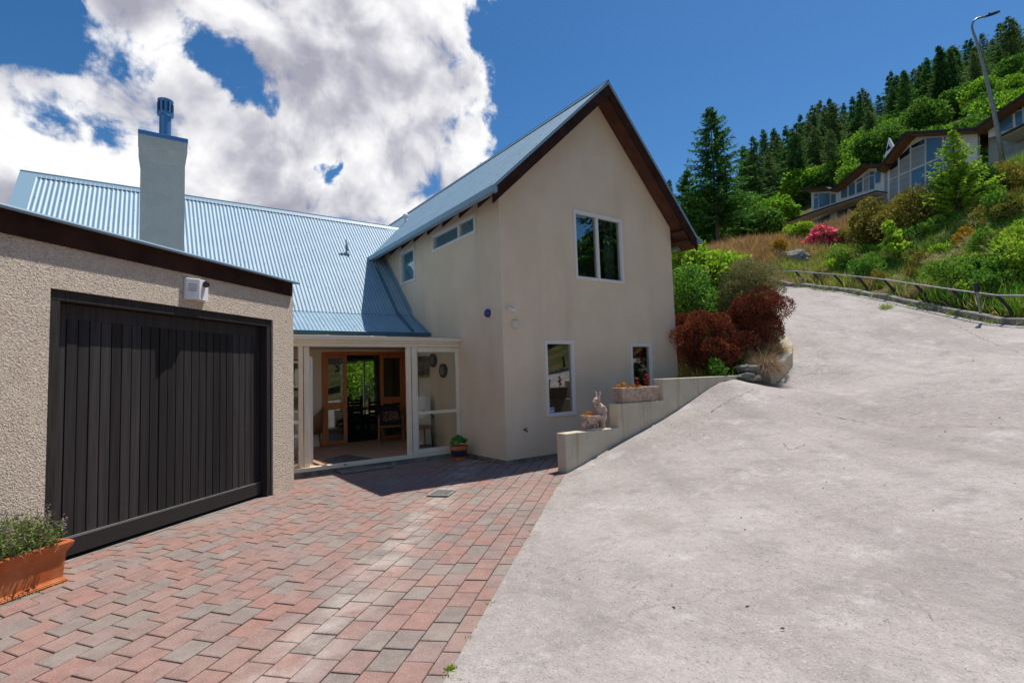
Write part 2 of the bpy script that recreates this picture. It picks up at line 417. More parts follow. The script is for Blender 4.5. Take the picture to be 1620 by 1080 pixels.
# ------------------------------------------------------------------ materials in use
def concrete_extra(T, co, c, p):
    base = T.ramp(T.noise(co, .55, 5, .6), [(.3, (.295, .258, .238)), (.5, (.372, .332, .308)), (.7, (.43, .388, .363))])
    blot = T.smooth(T.noise(co, 2.6, 7, .65), .5, .72); base = T.mix(T.math('MULTIPLY', blot, .55), base, (.20, .185, .175))
    pale = T.smooth(T.noise(T.vec('ADD', co, (7, 3, 1)), 1.7, 8, .68), .55, .68); base = T.mix(T.math('MULTIPLY', pale, .5), base, (.54, .505, .48))
    speck = T.smooth(T.noise(co, 75, 2, .6), .60, .70); base = T.mix(T.math('MULTIPLY', speck, .8), base, (.16, .145, .135))
    speck2 = T.smooth(T.noise(T.vec('ADD', co, (3, 8, 2)), 95, 2, .6), .60, .68); base = T.mix(T.math('MULTIPLY', speck2, .5), base, (.58, .55, .53))
    pit = T.smooth(T.noise(co, 34, 4, .75), .58, .66); zone = T.smooth(T.noise(co, 1.4, 5, .65), .44, .62)
    gr_ = T.noise(co, 14, 8, .8); base = T.mix(T.math('MULTIPLY', T.smooth(gr_, .52, .66), .45), base, (.53, .485, .455)); base = T.mix(T.math('MULTIPLY', T.smooth(gr_, .48, .34), .5), base, (.215, .195, .182))
    base = T.mix(T.math('MULTIPLY', pit, zone), base, (.13, .11, .09))
    v = T.n('ShaderNodeTexVoronoi', feature='DISTANCE_TO_EDGE', inp={'Scale': .42})
    wv = T.vec('ADD', co, T.vec('SCALE', T.vec('SUBTRACT', T.n('ShaderNodeTexNoise', inp={'Vector': co, 'Scale': 1.3, 'Detail': 5}).outputs['Color'], (.5, .5, .5)), scale=1.3))
    T.t.links.new(wv, v.inputs['Vector'])
    track = T.smooth(T.noise(T.vec('MULTIPLY', T.n('ShaderNodeVectorRotate', rotation_type='Z_AXIS', inp={'Vector': co, 'Angle': -YAW}).outputs[0], (.16, 1.5, 1)), 1.0, 4, .55), .5, .68); base = T.mix(T.math('MULTIPLY', track, .34), base, (.21, .19, .178))
    stain = T.smooth(T.noise(T.vec('ADD', co, (11, 5, 0)), .8, 6, .6), .60, .74); base = T.mix(T.math('MULTIPLY', stain, .4), base, (.24, .20, .17))
    ck = T.math('MULTIPLY', T.smooth(v.outputs['Distance'], .0, .012, 1, 0), T.smooth(T.noise(co, .8, 2, .5), .5, .62))
    return T.mix(T.math('MULTIPLY', ck, .22), base, (.12, .11, .10))
M = {}
M['concrete'] = pmat('concrete', (.4, .39, .38), rough=.9, bumps=((9, .02, 'noise'), (55, .009, 'noise')), extra=concrete_extra)
M['roughcast'] = pmat('roughcast', (.76, .64, .52), (.80, .69, .56), scale=9, rough=.95, bumps=((58, .03, 'soft'), (120, .012, 'soft')), spec=.1,
                      extra=lambda T, co, c, p: T.mix(T.smooth(T.noise(co, 58, 2, .6), .36, .5), T.mix(1.0, c, (.86, .84, .82), 'MULTIPLY'), c))
def render_extra(T, co, c, p):
    st = T.smooth(T.noise(T.vec('MULTIPLY', co, (2.2, 2.2, .22)), 1.0, 5, .6), .5, .75)
    c = T.mix(T.math('MULTIPLY', st, .22), c, (.46, .38, .30))
    return T.mix(T.math('MULTIPLY', T.smooth(T.noise(co, 60, 3, .6), .5, .7), .25), c, (.44, .38, .32))
M['render'] = pmat('house_render', (.70, .56, .405), (.75, .61, .455), scale=1.3, rough=.92, bumps=((75, .006, 'noise'), (9, .006, 'noise')), spec=.15, extra=render_extra)
M['chimney_render'] = pmat('chimney_render', (.55, .525, .455), (.61, .58, .51), scale=3, rough=.95, bumps=((55, .012, 'soft'),), spec=.1)
def roof_extra(T, co, c, p):
    d = T.smooth(T.noise(T.vec('MULTIPLY', co, (3, 1, 1)), 2.4, 6, .6), .5, .8)
    return T.mix(T.math('MULTIPLY', d, .25), c, (.30, .41, .48))
M['roof'] = pmat('pale_blue_roof_steel', (.215, .34, .43), (.25, .375, .465), scale=2, rough=.5, spec=.5, extra=roof_extra)
M['roof_trim'] = pmat('pale_blue_flashing', (.215, .34, .43), rough=.5, spec=.4)
M['gutter_teal'] = pmat('teal_gutter', (.045, .13, .18), rough=.45, spec=.4)
M['vent_blue'] = pmat('blue_flue_steel', (.10, .24, .42), rough=.3, spec=.6, metal=.35)
M['brown'] = pmat('brown_stained_timber', (.026, .010, .007), (.05, .02, .012), scale=3, rough=.75, spec=.15, stretch=(1, 1, 1), bumps=((30, .003, 'noise'),))
M['soffit'] = pmat('brown_soffit_board', (.075, .030, .018), (.11, .045, .026), scale=4, rough=.7)
M['black'] = pmat('black_stained_timber', (.022, .019, .018), (.04, .035, .033), scale=3, rough=.75, spec=.25, stretch=(14, 14, .8), bumps=((8, .004, 'noise'),))
M['plank'] = pmat('black_stained_plank', (.03, .03, .03), (.6, .58, .58), scale=2.2, rough=.7, spec=.3, stretch=(16, 16, .6), bumps=((6, .005, 'noise'),),
                  island=[(0, (.018, .016, .0165)), (.5, (.033, .029, .029)), (1, (.055, .049, .048))])
M['rail_black'] = pmat('black_painted_rail', (.022, .022, .023), rough=.45, spec=.4)
M['white'] = pmat('white_aluminium', (.72, .69, .66), rough=.45, spec=.4)
M['cream'] = pmat('cream_painted_timber', (.74, .65, .50), (.79, .71, .57), scale=5, rough=.6)
M['glass'] = glassmat('window_glass', (.72, .78, .76), 1.55, 4.0)
M['glass_side'] = glassmat('coated_window_glass', (.72, .82, .85), 1.55, 2.0)
M['pane_reflection'] = pmat('pale_pane_reflection', (.50, .60, .66), rough=.8)
M['glass_clear'] = glassmat('sunroom_glass', (.9, .92, .9), 1.45, 1.0)
M['sheet'] = glassmat('clear_roof_sheet', (.95, .95, .93), 1.35, 1.0)
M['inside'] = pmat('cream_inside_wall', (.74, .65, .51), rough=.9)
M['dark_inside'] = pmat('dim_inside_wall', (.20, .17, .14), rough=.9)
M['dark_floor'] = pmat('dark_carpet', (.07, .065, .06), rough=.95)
def tile_extra(T, co, c, p):
    b = T.n('ShaderNodeTexBrick', offset=0.0, inp={'Vector': co, 'Color1': (.50, .30, .20, 1), 'Color2': (.58, .37, .25, 1), 'Mortar': (.22, .15, .11, 1), 'Scale': 1.0, 'Mortar Size': .006, 'Brick Width': .33, 'Row Height': .33})
    return T.mix(T.math('MULTIPLY', T.noise(co, 8, 5, .6), .3), b.outputs['Color'], (.30, .18, .12))
M['tile'] = pmat('terracotta_floor_tile', (.4, .2, .1), rough=.45, spec=.4, extra=tile_extra)
M['door_wood'] = pmat('orange_varnished_timber', (.46, .14, .045), (.58, .20, .07), scale=2, rough=.35, spec=.4, stretch=(14, 14, 1))
M['chair_wood'] = pmat('brown_varnished_timber', (.20, .075, .03), (.28, .11, .045), scale=3, rough=.4, stretch=(9, 9, 2))
M['wicker'] = pmat('tan_wicker', (.36, .17, .06), (.20, .09, .03), scale=60, rough=.7, bumps=((90, .006, 'noise'),))
M['dark_wood'] = pmat('dark_stained_timber', (.022, .016, .013), rough=.5)
M['cushion'] = pmat('black_cushion_cloth', (.02, .02, .022), rough=.9)
M['pattern_cloth'] = pmat('patterned_cushion_cloth', (.30, .14, .06), (.06, .04, .05), scale=22, rough=.9, lo=.45, hi=.55)
M['curtain'] = pmat('pale_curtain', (.62, .60, .56), rough=.9)
M['retaining'] = pmat('cream_concrete_wall', (.56, .50, .39), (.49, .43, .33), scale=2.5, rough=.92, bumps=((30, .005, 'noise'),), spec=.15,
                      extra=lambda T, co, c, p: T.mix(T.math('MULTIPLY', T.smooth(T.noise(T.vec('MULTIPLY', co, (7, 7, .5)), 1.0, 4, .6), .52, .72), .55), c, (.33, .24, .13)))
M['kerb'] = pmat('weathered_kerb_concrete', (.30, .28, .25), (.15, .135, .12), scale=5, rough=.95, bumps=((20, .01, 'noise'),))
M['terracotta'] = pmat('terracotta', (.46, .125, .04), (.54, .19, .075), scale=6, rough=.75, spec=.2, bumps=((40, .002, 'noise'),))
M['pot_glaze'] = pmat('dark_blue_glaze', (.025, .025, .045), rough=.35, spec=.5)
M['soil'] = pmat('potting_soil', (.03, .022, .016), (.07, .05, .035), scale=30, rough=1)
M['statue'] = pmat('weathered_cast_stone', (.56, .43, .36), (.40, .27, .20), scale=14, rough=.9, bumps=((60, .004, 'noise'),), spec=.15)
M['trough_stone'] = pmat('weathered_pink_stone', (.50, .38, .31), (.33, .24, .18), scale=12, rough=.95, bumps=((35, .012, 'noise'),), spec=.1)
M['rock'] = pmat('grey_schist', (.30, .29, .25), (.16, .16, .15), scale=5, rough=.95, bumps=((9, .05, 'noise'), (40, .01, 'noise')), stretch=(1, 1, 3.5))
M['plastic_white'] = pmat('white_plastic', (.74, .72, .74), rough=.4, spec=.4)
M['plastic_beige'] = pmat('beige_plastic', (.62, .56, .42), rough=.5)
M['lens_dark'] = pmat('dark_blue_lens', (.012, .012, .03), rough=.12, spec=.6)
M['lens_purple'] = pmat('purple_lens', (.055, .03, .16), rough=.15, spec=.6)
M['grate'] = pmat('grey_cast_iron', (.30, .29, .27), (.2, .19, .18), scale=20, rough=.7)
M['grate_dark'] = pmat('drain_dark', (.03, .028, .026), rough=.9)
M['mat_rubber'] = pmat('dark_grey_mat', (.07, .07, .075), (.11, .11, .115), scale=60, rough=.95, bumps=((90, .004, 'noise'),))
M['galv'] = pmat('galvanised_steel', (.30, .31, .31), (.22, .23, .24), scale=9, rough=.45, metal=.55)
M['bark'] = pmat('bark', (.085, .06, .045), (.05, .036, .028), scale=8, rough=.95, stretch=(3, 3, .6), bumps=((14, .02, 'noise'),))
M['pole_wood'] = pmat('grey_weathered_pole', (.17, .15, .14), (.24, .22, .2), scale=6, rough=.9, stretch=(5, 5, .4))
M['nb_white'] = pmat('white_painted_cladding', (.78, .78, .77), rough=.7)
M['nb_roof'] = pmat('dark_brown_roof_edge', (.035, .026, .023), rough=.6)
M['nb_soffit'] = pmat('warm_timber_soffit', (.24, .105, .04), (.30, .14, .06), scale=6, rough=.6)
M['nb_glass'] = glassmat('neighbour_glass', (.25, .32, .36), 1.6, 2.6)
M['nb_blind'] = pmat('pale_grey_blind', (.50, .50, .50), rough=.8, extra=lambda T, co, c, p: T.mix(T.math('FRACT', T.math('MULTIPLY', T.n('ShaderNodeSeparateXYZ', inp={0: co}).outputs[2], 2.6)), (.36, .38, .40), (.29, .31, .33)))
M['paint_yellow'] = pmat('gilt_frame', (.35, .25, .08), rough=.5)
M['picture'] = pmat('dim_picture', (.05, .05, .045), (.16, .13, .09), scale=9, rough=.5)
M['crack'] = pmat('crack_dirt', (.13, .115, .10), (.22, .19, .15), scale=12, rough=1)
M['sticker'] = pmat('white_sticker', (.7, .7, .72), rough=.5)
M['sticker_blue'] = pmat('blue_print', (.05, .07, .22), rough=.5)

# ------------------------------------------------------------------ ground
g = MB(); g.box(-4000, -4000, -14.2, 4000, 4000, -14.0)
tag(g.build('ground', pmat('far_ground', (.08, .09, .04), (.12, .11, .06), scale=.05, rough=1)), 'dull green valley floor far beyond the houses', 'ground', kind='structure')
def graded(lo, hi, c, s0, gr):
    out = [c]; s = s0
    while out[-1] < hi: out.append(out[-1] + s); s *= (gr if out[-1] > c + 14 else 1.0)
    low = []; s = s0; p = c
    while p > lo: p -= s; low.append(p); s *= (gr if p < c - 9 else 1.0)
    return np.array(low[::-1] + out)
gx = graded(-90, 330, 12, .34, 1.07); gy = graded(-110, 330, 9, .34, 1.07)
XX, YY = np.meshgrid(gx, gy); xy = np.stack([XX.ravel(), YY.ravel()], 1)
hz = Hn(xy)
rough_ = .05 * np.sin(xy[:, 0] * 1.9 + np.sin(xy[:, 1] * 1.3)) * np.cos(xy[:, 1] * 1.7)
ind = inside(DRIVE, xy); inp = inside(HOUSEPAD, xy)
hz = np.where(ind, hz - .10, np.where(inp, np.minimum(hz, 0) - .5, hz + rough_ * np.clip((xy[:, 0] - 9) / 6, 0, 1)))
nx, ny = len(gx), len(gy)
me = bpy.data.meshes.new('hillside')
idx = np.arange(nx * ny).reshape(ny, nx)
F = np.stack([idx[:-1, :-1], idx[:-1, 1:], idx[1:, 1:], idx[1:, :-1]], -1).reshape(-1, 4)
me.from_pydata(np.column_stack([xy, hz]).tolist(), [], F.tolist())
def hill_extra(T, co, c, p):
    f = T.smooth(T.noise(co, .35, 5, .6), .4, .6)
    return T.mix(f, (.07, .085, .025), (.16, .105, .05))
M['hill'] = pmat('hill_soil_and_grass', (.1, .1, .05), rough=1, spec=.05, extra=hill_extra, bumps=((3, .1, 'noise'),))
tag(link_mesh(me, 'hillside', M['hill'], smooth=True), 'grassy hillside rising to the right behind the house', 'hillside', kind='structure')

# driveway
def cdt_sheet(poly, step, zfun):
    P = np.array(poly); lo, hi = P.min(0), P.max(0)
    bx, by = np.meshgrid(np.arange(lo[0], hi[0], step), np.arange(lo[1], hi[1], step)); q = np.stack([bx.ravel(), by.ravel()], 1)
    q = q[inside(poly, q)]
    edge = []
    for i in range(len(P)):
        a, b = P[i], P[(i + 1) % len(P)]; k = max(1, int(np.linalg.norm(b - a) / step))
        edge += [a + (b - a) * j / k for j in range(k)]
    ne = len(edge); vs = [Vector(v) for v in edge] + [Vector(v) for v in q]
    r = delaunay_2d_cdt(vs, [(i, (i + 1) % ne) for i in range(ne)], [list(range(ne))], 1, 1e-4)
    xy2 = np.array([(v.x, v.y) for v in r[0]]); zz = zfun(xy2)
    return [(x, y, z) for (x, y), z in zip(xy2, zz)], [tuple(f) for f in r[2]]
vs, fs = cdt_sheet(DRIVE, .3, lambda q: Hn(q) + .004 * np.sin(q[:, 0] * 3.1) * np.sin(q[:, 1] * 2.7))
drv = MB().add(vs, fs).build('driveway', M['concrete'], smooth=True)
tag(drv, 'steep pale grey concrete driveway climbing to the right', 'driveway', kind='structure')
# cracks, as ribbons lying in the surface
ck = MB(); rng = np.random.default_rng(5)
def crack(pix, w, wander=.012):
    pts = []
    for (x, y) in pix:                       # where the crack runs on the slope
        d = ray(x, y); t0, t1 = 1.5, 30.0; prev = None
        for t in np.arange(1.5, 30, .05):
            q = CAM + d * t
            if q[2] < H(q[0], q[1]): break
        pts.append(q[:2])
    out = []
    for a, b in zip(pts[:-1], pts[1:]):
        k = max(2, int(np.linalg.norm(b - a) / .06))
        for j in range(k): out.append(a + (b - a) * j / k + rng.normal(size=2) * wander)
    out.append(pts[-1]); out = np.array(out)
    L = []
    for i in range(len(out)):
        t = out[min(i + 1, len(out) - 1)] - out[max(i - 1, 0)]; t /= np.linalg.norm(t) + 1e-9
        n = np.array([-t[1], t[0]]); ww = w * (rng.random() ** 2.2) * .9 + w * .06
        L.append((out[i] + n * ww * .5, out[i] - n * ww * .5))
    P = np.array([p for ab in L for p in ab]); z = Hn(P) + .007
    ck.add([(p[0], p[1], zz) for p, zz in zip(P, z)], [(2 * i, 2 * i + 1, 2 * i + 3, 2 * i + 2) for i in range(len(L) - 1)])
crack([(1280, 652), (1330, 662), (1345, 665), (1400, 673), (1440, 677), (1530, 676), (1620, 678)], .017)
crack([(1125, 652), (1160, 632), (1190, 618), (1207, 607)], .015)
crack([(1238, 702), (1248, 713), (1262, 710), (1275, 703)], .014)
crack([(1100, 704), (1250, 712), (1400, 722), (1500, 725), (1620, 733)], .007)
crack([(1500, 1000), (1400, 912), (1330, 882), (1270, 880)], .004)
crack([(1255, 583), (1290, 577), (1340, 582), (1380, 575)], .012)
crack([(1600, 590), (1500, 592), (1400, 588), (1260, 590)], .008)
crack([(1620, 560), (1500, 508), (1400, 487), (1300, 466), (1250, 462)], .016)
ck.build('crack', M['crack'], drv)

# ------------------------------------------------------------------ brick paving: one paver per island
PAVEPOLY_H = [  # half planes (point, inward normal)
    (E0, np.array([-ed[1], ed[0]])),
    (np.array([0, 0]) + gn[:2] * (GC + .005) , np.array([gn[0], gn[1]])),
]
bd = np.array([math.cos(R(42.6)), math.sin(R(42.6))]); bp = np.array([-bd[1], bd[0]])
def slip(p):
    """the courses creep along their length towards the garage, so the cross joints fan"""
    b = float((p - E0) @ bp); x = min(max(b, -.3), 3.2); dl = lambda q: R(5.5) * q - R(17.0) * q * q / 4.6
    return p - bd * dl(x)
def clip(poly, p0, n):
    out = []
    for i in range(len(poly)):
        a, b = poly[i], poly[(i + 1) % len(poly)]; da, db = (a - p0) @ n, (b - p0) @ n
        if da >= 0: out.append(a)
        if (da > 0) != (db > 0) and abs(da - db) > 1e-12: out.append(a + (b - a) * da / (da - db))
    return out
pv = MB(); BL, BW = .209, .161
rng = np.random.default_rng(11)
for row in range(-10, 75):
    offs = (row % 2) * .5 + rng.normal() * .03 + .35 * (rng.random() < .12)
    for col in range(-30, 60):
        o = bd * (col + offs) * BL + bp * row * BW + np.array([.3, .5])
        c = o + bd * BL / 2 + bp * BW / 2
        dep = c @ Ah
        if dep < .9 or c[0] < -4 or c[1] > 9.8: continue
        if abs(c @ Rh) > dep * 1.15 + .6: continue
        gp = .0040
        q = [o + bd * gp + bp * gp, o + bd * (BL - gp) + bp * gp, o + bd * (BL - gp) + bp * (BW - gp), o + bd * gp + bp * (BW - gp)]
        q = [slip(v) for v in q]; c = slip(c)
        q = clip(q, E0, np.array([-ed[1], ed[0]]))
        u = c @ gd[:2]
        if len(q) >= 3 and u < 6.2: q = clip(q, gn[:2] * (GC - (.06 if 3.2 < u < 5.75 else -.0)), gn[:2])
        if len(q) >= 3: q = clip(q, np.array([0, 8.30]), np.array([0, -1]))
        if c[0] > 4.75 and len(q) >= 3: q = clip(q, np.array([0, 6.93]), np.array([0, -1]))
        if c[1] < 5.8 and c[0] > 4.6 and len(q) >= 3: q = clip(q, np.array([4.985, 0]), np.array([-1, 0]))
        if len(q) < 3: continue
        q = np.array(q); ar = .5 * abs(sum(q[i][0] * q[(i + 1) % len(q)][1] - q[(i + 1) % len(q)][0] * q[i][1] for i in range(len(q))))
        if ar < .0012: continue
        m = q.mean(0); z0 = rng.normal() * .0014; tx, ty = rng.normal(size=2) * .006
        inn = m + (q - m) * (1 - .0055 / (np.linalg.norm(q - m, axis=1, keepdims=True) + 1e-6))
        k = len(q)
        zf = lambda p, dz: z0 + (p[0] - m[0]) * tx + (p[1] - m[1]) * ty + dz
        V = [(p[0], p[1], zf(p, 0)) for p in inn] + [(p[0], p[1], zf(p, -.003)) for p in q] + [(p[0], p[1], -.05) for p in q]
        Fq = [tuple(range(k))] + [(i, i + k, (i + 1) % k + k, (i + 1) % k) for i in range(k)] + [(i + k, i + 2 * k, (i + 1) % k + 2 * k, (i + 1) % k + k) for i in range(k)]
        # keep the top face up
        a2 = sum(q[i][0] * q[(i + 1) % k][1] - q[(i + 1) % k][0] * q[i][1] for i in range(k))
        if a2 < 0: Fq = [f[::-1] for f in Fq]
        pv.add(V, Fq)
def paver_extra(T, co, c, p):
    # dust washed out along the line to the drain, and dirt in patches
    sp = T.n('ShaderNodeSeparateXYZ', inp={0: co})
    a = np.array([.75, 3.0]); b = np.array([2.95, 5.65]); t = (b - a) / np.linalg.norm(b - a); nn = np.array([-t[1], t[0]])
    wob = T.math('MULTIPLY', T.math('SUBTRACT', T.noise(co, 1.2, 4, .6), .5), .5)
    dist = T.math('ABSOLUTE', T.math('ADD', T.math('ADD', T.math('MULTIPLY', sp.outputs[0], nn[0]), T.math('MULTIPLY', sp.outputs[1], nn[1])), T.math('SUBTRACT', wob, float(a @ nn))))
    st = T.math('MULTIPLY', T.smooth(dist, 0.03, .30, 1, 0), T.smooth(T.noise(co, 3.2, 6, .65), .36, .62))
    c = T.mix(T.math('MULTIPLY', T.smooth(T.noise(co, .9, 4, .6), .45, .7), .35), c, (.34, .27, .23))
    c = T.mix(T.math('MULTIPLY', st, .5), c, (.52, .45, .40))
    sp1 = T.smooth(T.noise(co, 130, 2, .6), .55, .7)
    c = T.mix(T.math('MULTIPLY', sp1, .4), c, (.52, .46, .42))
    c = T.mix(T.math('MULTIPLY', T.smooth(T.noise(co, 22, 5, .7), .48, .68), .35), c, (.26, .21, .185))
    sp2 = T.smooth(T.noise(T.vec('ADD', co, (2, 1, 0)), 110, 2, .6), .57, .7)
    return T.mix(T.math('MULTIPLY', sp2, .4), c, (.12, .09, .08))
RED, GRY, MAU = (.315, .178, .15), (.228, .202, .18), (.275, .195, .174)
_mean = np.array((.277, .192, .166))
def tone(c, k=.72): return tuple(float(v) for v in _mean + (np.array(c) - _mean) * k)
M['paver'] = pmat('paver', (.3, .2, .2), (.82, .80, .79), scale=9, rough=.92, spec=.12, bumps=((120, .003, 'noise'), (18, .003, 'noise')), extra=paver_extra,
                  island=[(p, tone(c)) for p, c in [(0, RED), (.16, (.35, .18, .145)), (.3, (.30, .182, .155)), (.42, (.33, .20, .17)), (.55, MAU), (.66, (.28, .20, .18)), (.75, GRY), (.87, (.275, .245, .215)), (1, (.205, .185, .17))]])
tag(pv.build('brick_paving', M['paver']), 'red and grey brick paving in front of the garage', 'paving', kind='structure')
vs, fs = cdt_sheet([(-4.2, -3), tuple(E0 - ed * 6), tuple(E0), tuple(E1), (5.0, 5.9), (9.1, 5.9), (9.1, 7.2), (5.2, 7.2), (5.2, 8.6), (-3, 8.6), (-6, 4)], .8, lambda q: np.full(len(q), -.013))
tag(MB().add(vs, fs).build('paving_bed', pmat('sand_bed', (.085, .068, .055), (.17, .14, .115), scale=4, rough=1)), 'dark sandy bedding showing in the brick joints', 'paving', kind='structure')

# ------------------------------------------------------------------ the house
house = thing('house', 'cream rendered gabled house with pale blue corrugated steel roof', 'house', (XW, YG, 0))
KL, KRt = (6.93 - 4.39) / (7.155 - 4.44), (6.93 - 4.25) / (9.71 - 7.155)
def zl(x): return ZR - KL * (XR - x) if x < XR else ZR - KRt * (x - XR)
XE = 9.34
def window(o, u, n, w, h, muls=(), trans=(), fr=.05, mul=.045, parent=None, name='window', glass='glass', proud=.022, fm='white'):
    """frame and panes in a wall opening whose lower corner is o"""
    o, u, n = (np.array(q, float) for q in (o, u, n)); o = o + n * proud
    f = MB(); dp = .085
    f.para(o, u * w, -n * dp, Zv * fr); f.para(o + Zv * (h - fr), u * w, -n * dp, Zv * fr)
    f.para(o + Zv * fr, u * fr, -n * dp, Zv * (h - 2 * fr)); f.para(o + u * (w - fr) + Zv * fr, u * fr, -n * dp, Zv * (h - 2 * fr))
    for m in muls: f.para(o + u * (m * w - mul / 2) + Zv * fr - n * .004, u * mul, -n * (dp - .01), Zv * (h - 2 * fr))
    for t in trans: f.para(o + u * fr + Zv * (t * h - mul / 2) - n * .006, u * (w - 2 * fr), -n * (dp - .014), Zv * mul)
    # inner bead
    e = fr + .0; b = .012
    f.para(o + u * (fr) + Zv * fr - n * .018, u * (w - 2 * fr), -n * .05, Zv * b); f.para(o + u * fr + Zv * (h - fr - b) - n * .018, u * (w - 2 * fr), -n * .05, Zv * b)
    w_ = f.build(name, M[fm], parent)
    p = MB(); p.para(o + u * (fr - .004) + Zv * (fr - .004) - n * .05, u * (w - 2 * fr + .008), -n * .008, Zv * (h - 2 * fr + .008))
    p.build('pane', M[glass], w_)
    return w_
# openings in the gable wall: x0, z0, x1, z1
GW = [(6.484, 3.166, 7.783, 4.472), (5.68, .697, 6.355, 2.02), (7.864, .70, 8.507, 1.988)]
f = MB(); und = .11
f.wall((0, YG, 0), (1, 0, 0), (0, 0, 1), [(XW, .06), (XE, .06), (XE, zl(XE) - und), (XR, ZR - und), (XW, zl(XW) - und)], GW, (0, -1, 0), .14)
f.build('gable_wall', M['render'], house)
f = MB(); f.box(XW + .015, YG + .018, -.1, XE - .01, YG + .12, .058); f.box(XW + .018, YG + .125, -.1, XW + .12, 9.6, .058)
f.build('plinth', M['kerb'], house)
SW = [(10.19, 3.565, 10.975, 4.335), (7.665, 3.98, 9.35, 4.35)]
f = MB()
f.wall((XW, 0, 0), (0, 1, 0), (0, 0, 1), [(YG + .14, .06), (9.6, .06), (9.6, 2.12), (13.4, 2.12), (13.4, zl(XW) - und), (YG + .14, zl(XW) - und)], SW, (-1, 0, 0), .14)
f.build('side_wall', M['render'], house)
f = MB()
f.wall((XE, 0, 0), (0, 1, 0), (0, 0, 1), [(YG + .14, -.3), (16.1, -.3), (16.1, zl(XE) - und), (YG + .14, zl(XE) - und)], [], (1, 0, 0), .14)
f.wall((0, 16.1, 0), (1, 0, 0), (0, 0, 1), [(-1.7, -.3), (XE, -.3), (XE, zl(XE) - und), (XR, ZR - und), (XW, zl(XW) - und), (XW, 2.3), (-1.7, 2.3)], [(4.9, .35, 6.5, 2.12)], (0, 1, 0), .14)
f.box(-1.7, 9.92, -.2, .9, 10.04, 2.6)
f.wall((-1.7, 0, 0), (0, 1, 0), (0, 0, 1), [(10.04, -.3), (15.96, -.3), (15.96, 2.3), (13.03, 5.4), (10.04, 2.5)], [], (-1, 0, 0), .14)
f.build('back_wall', M['render'], house)
for (x0, z0, x1, z1), mu in zip(GW, ((.47,), (), ())):
    window((x0, YG, z0), (1, 0, 0), (0, -1, 0), x1 - x0, z1 - z0, mu, parent=house)
for (y0, z0, y1, z1), mu in zip(SW, ((), (.36,))):
    window((XW, y0, z0), (0, 1, 0), (-1, 0, 0), y1 - y0, z1 - z0, mu, fr=.05, parent=house, glass='glass_side')
    f = MB(); f.box(XW + .046, y0 + .02, z0 + .02, XW + .052, y1 - .02, z1 - .02); f.build('reflection_sheet', M['pane_reflection'], house)  # added pale sheet behind the glass, standing in for its pale reflection
# rooms behind the windows
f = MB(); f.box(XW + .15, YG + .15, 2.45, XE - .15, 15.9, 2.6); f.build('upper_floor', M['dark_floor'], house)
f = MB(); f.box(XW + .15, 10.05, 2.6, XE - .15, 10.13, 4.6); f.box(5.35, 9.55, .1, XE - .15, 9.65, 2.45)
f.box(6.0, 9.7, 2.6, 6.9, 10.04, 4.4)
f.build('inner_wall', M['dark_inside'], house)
def curtain(x0, x1, y, z0, z1, amp=.025, wl=.09, ax=0):
    cu = MB(); n = int((x1 - x0) / .012); V = []
    for i in range(n + 1):
        a = x0 + (x1 - x0) * i / n; b = y + amp * math.sin(a * 2 * math.pi / wl + .8 * math.sin(a * 9))
        for dy, z in ((0, z0), (0, z1), (.006, z1), (.006, z0)):
            V.append((a, b + dy, z) if ax == 0 else (b + dy, a, z))
    F = []
    for i in range(n):
        for j in range(4): F.append((4 * i + j, 4 * i + (j + 1) % 4, 4 * i + 4 + (j + 1) % 4, 4 * i + 4 + j))
    return cu.add(V, F)
curtain(7.50, 7.73, YG + .2, 3.1, 4.5).build('curtain', pmat('sage_curtain', (.22, .25, .19), rough=.9), house, smooth=True)
f = MB()
for k in range(9): f.para((6.55, YG + .13, 4.40 - k * .018), (1.18, 0, 0), (0, .016, .006), (0, 0, .003))
f.build('blind', M['plastic_beige'], house)
f = MB(); f.para((5.745, YG - .0006 + .026, .752), (.125, 0, 0), (0, .0015, 0), (0, 0, .10)); st = f.build('sticker', M['sticker'], house)
f = MB()
for k, (a, b, c, d) in enumerate([(.01, .055, .03, .09), (.045, .05, .075, .085), (.085, .055, .115, .09), (.01, .012, .07, .028), (.08, .012, .11, .035)]):
    f.para((5.745 + a, YG + .0235, .752 + b), (c - a, 0, 0), (0, .001, 0), (0, 0, d - b))
f.build('print', M['sticker_blue'], st)
# --- roofs
def corr(mb, o, u, v, n, U0, U1, vlo, vhi, pitch=.0726, amp=.0088, seg=6, rows=1):
    o, u, v, n = (np.array(q, float) for q in (o, u, v, n))
    N = int(round((U1 - U0) / pitch * seg)); V = []; F = []
    for i in range(N + 1):
        a = U0 + (U1 - U0) * i / N; h = amp * math.cos(2 * math.pi * a / pitch)
        lo = vlo(a) if callable(vlo) else vlo; hi = vhi(a) if callable(vhi) else vhi
        for j in range(rows + 1): V.append(o + u * a + v * (lo + (hi - lo) * j / rows) + n * h)
    r = rows + 1
    F = [(i * r + j, (i + 1) * r + j, (i + 1) * r + j + 1, i * r + j + 1) for i in range(N) for j in range(rows)]
    # a rim along the lower edge gives the sheet its thickness
    k = len(V); V2 = [V[i * r] + v * .0002 for i in range(N + 1)] + [V[i * r] - n * .004 for i in range(N + 1)]
    F += [(k + i, k + N + 1 + i, k + N + 2 + i, k + i + 1) for i in range(N)]
    mb.add(V + V2, F)
    return mb
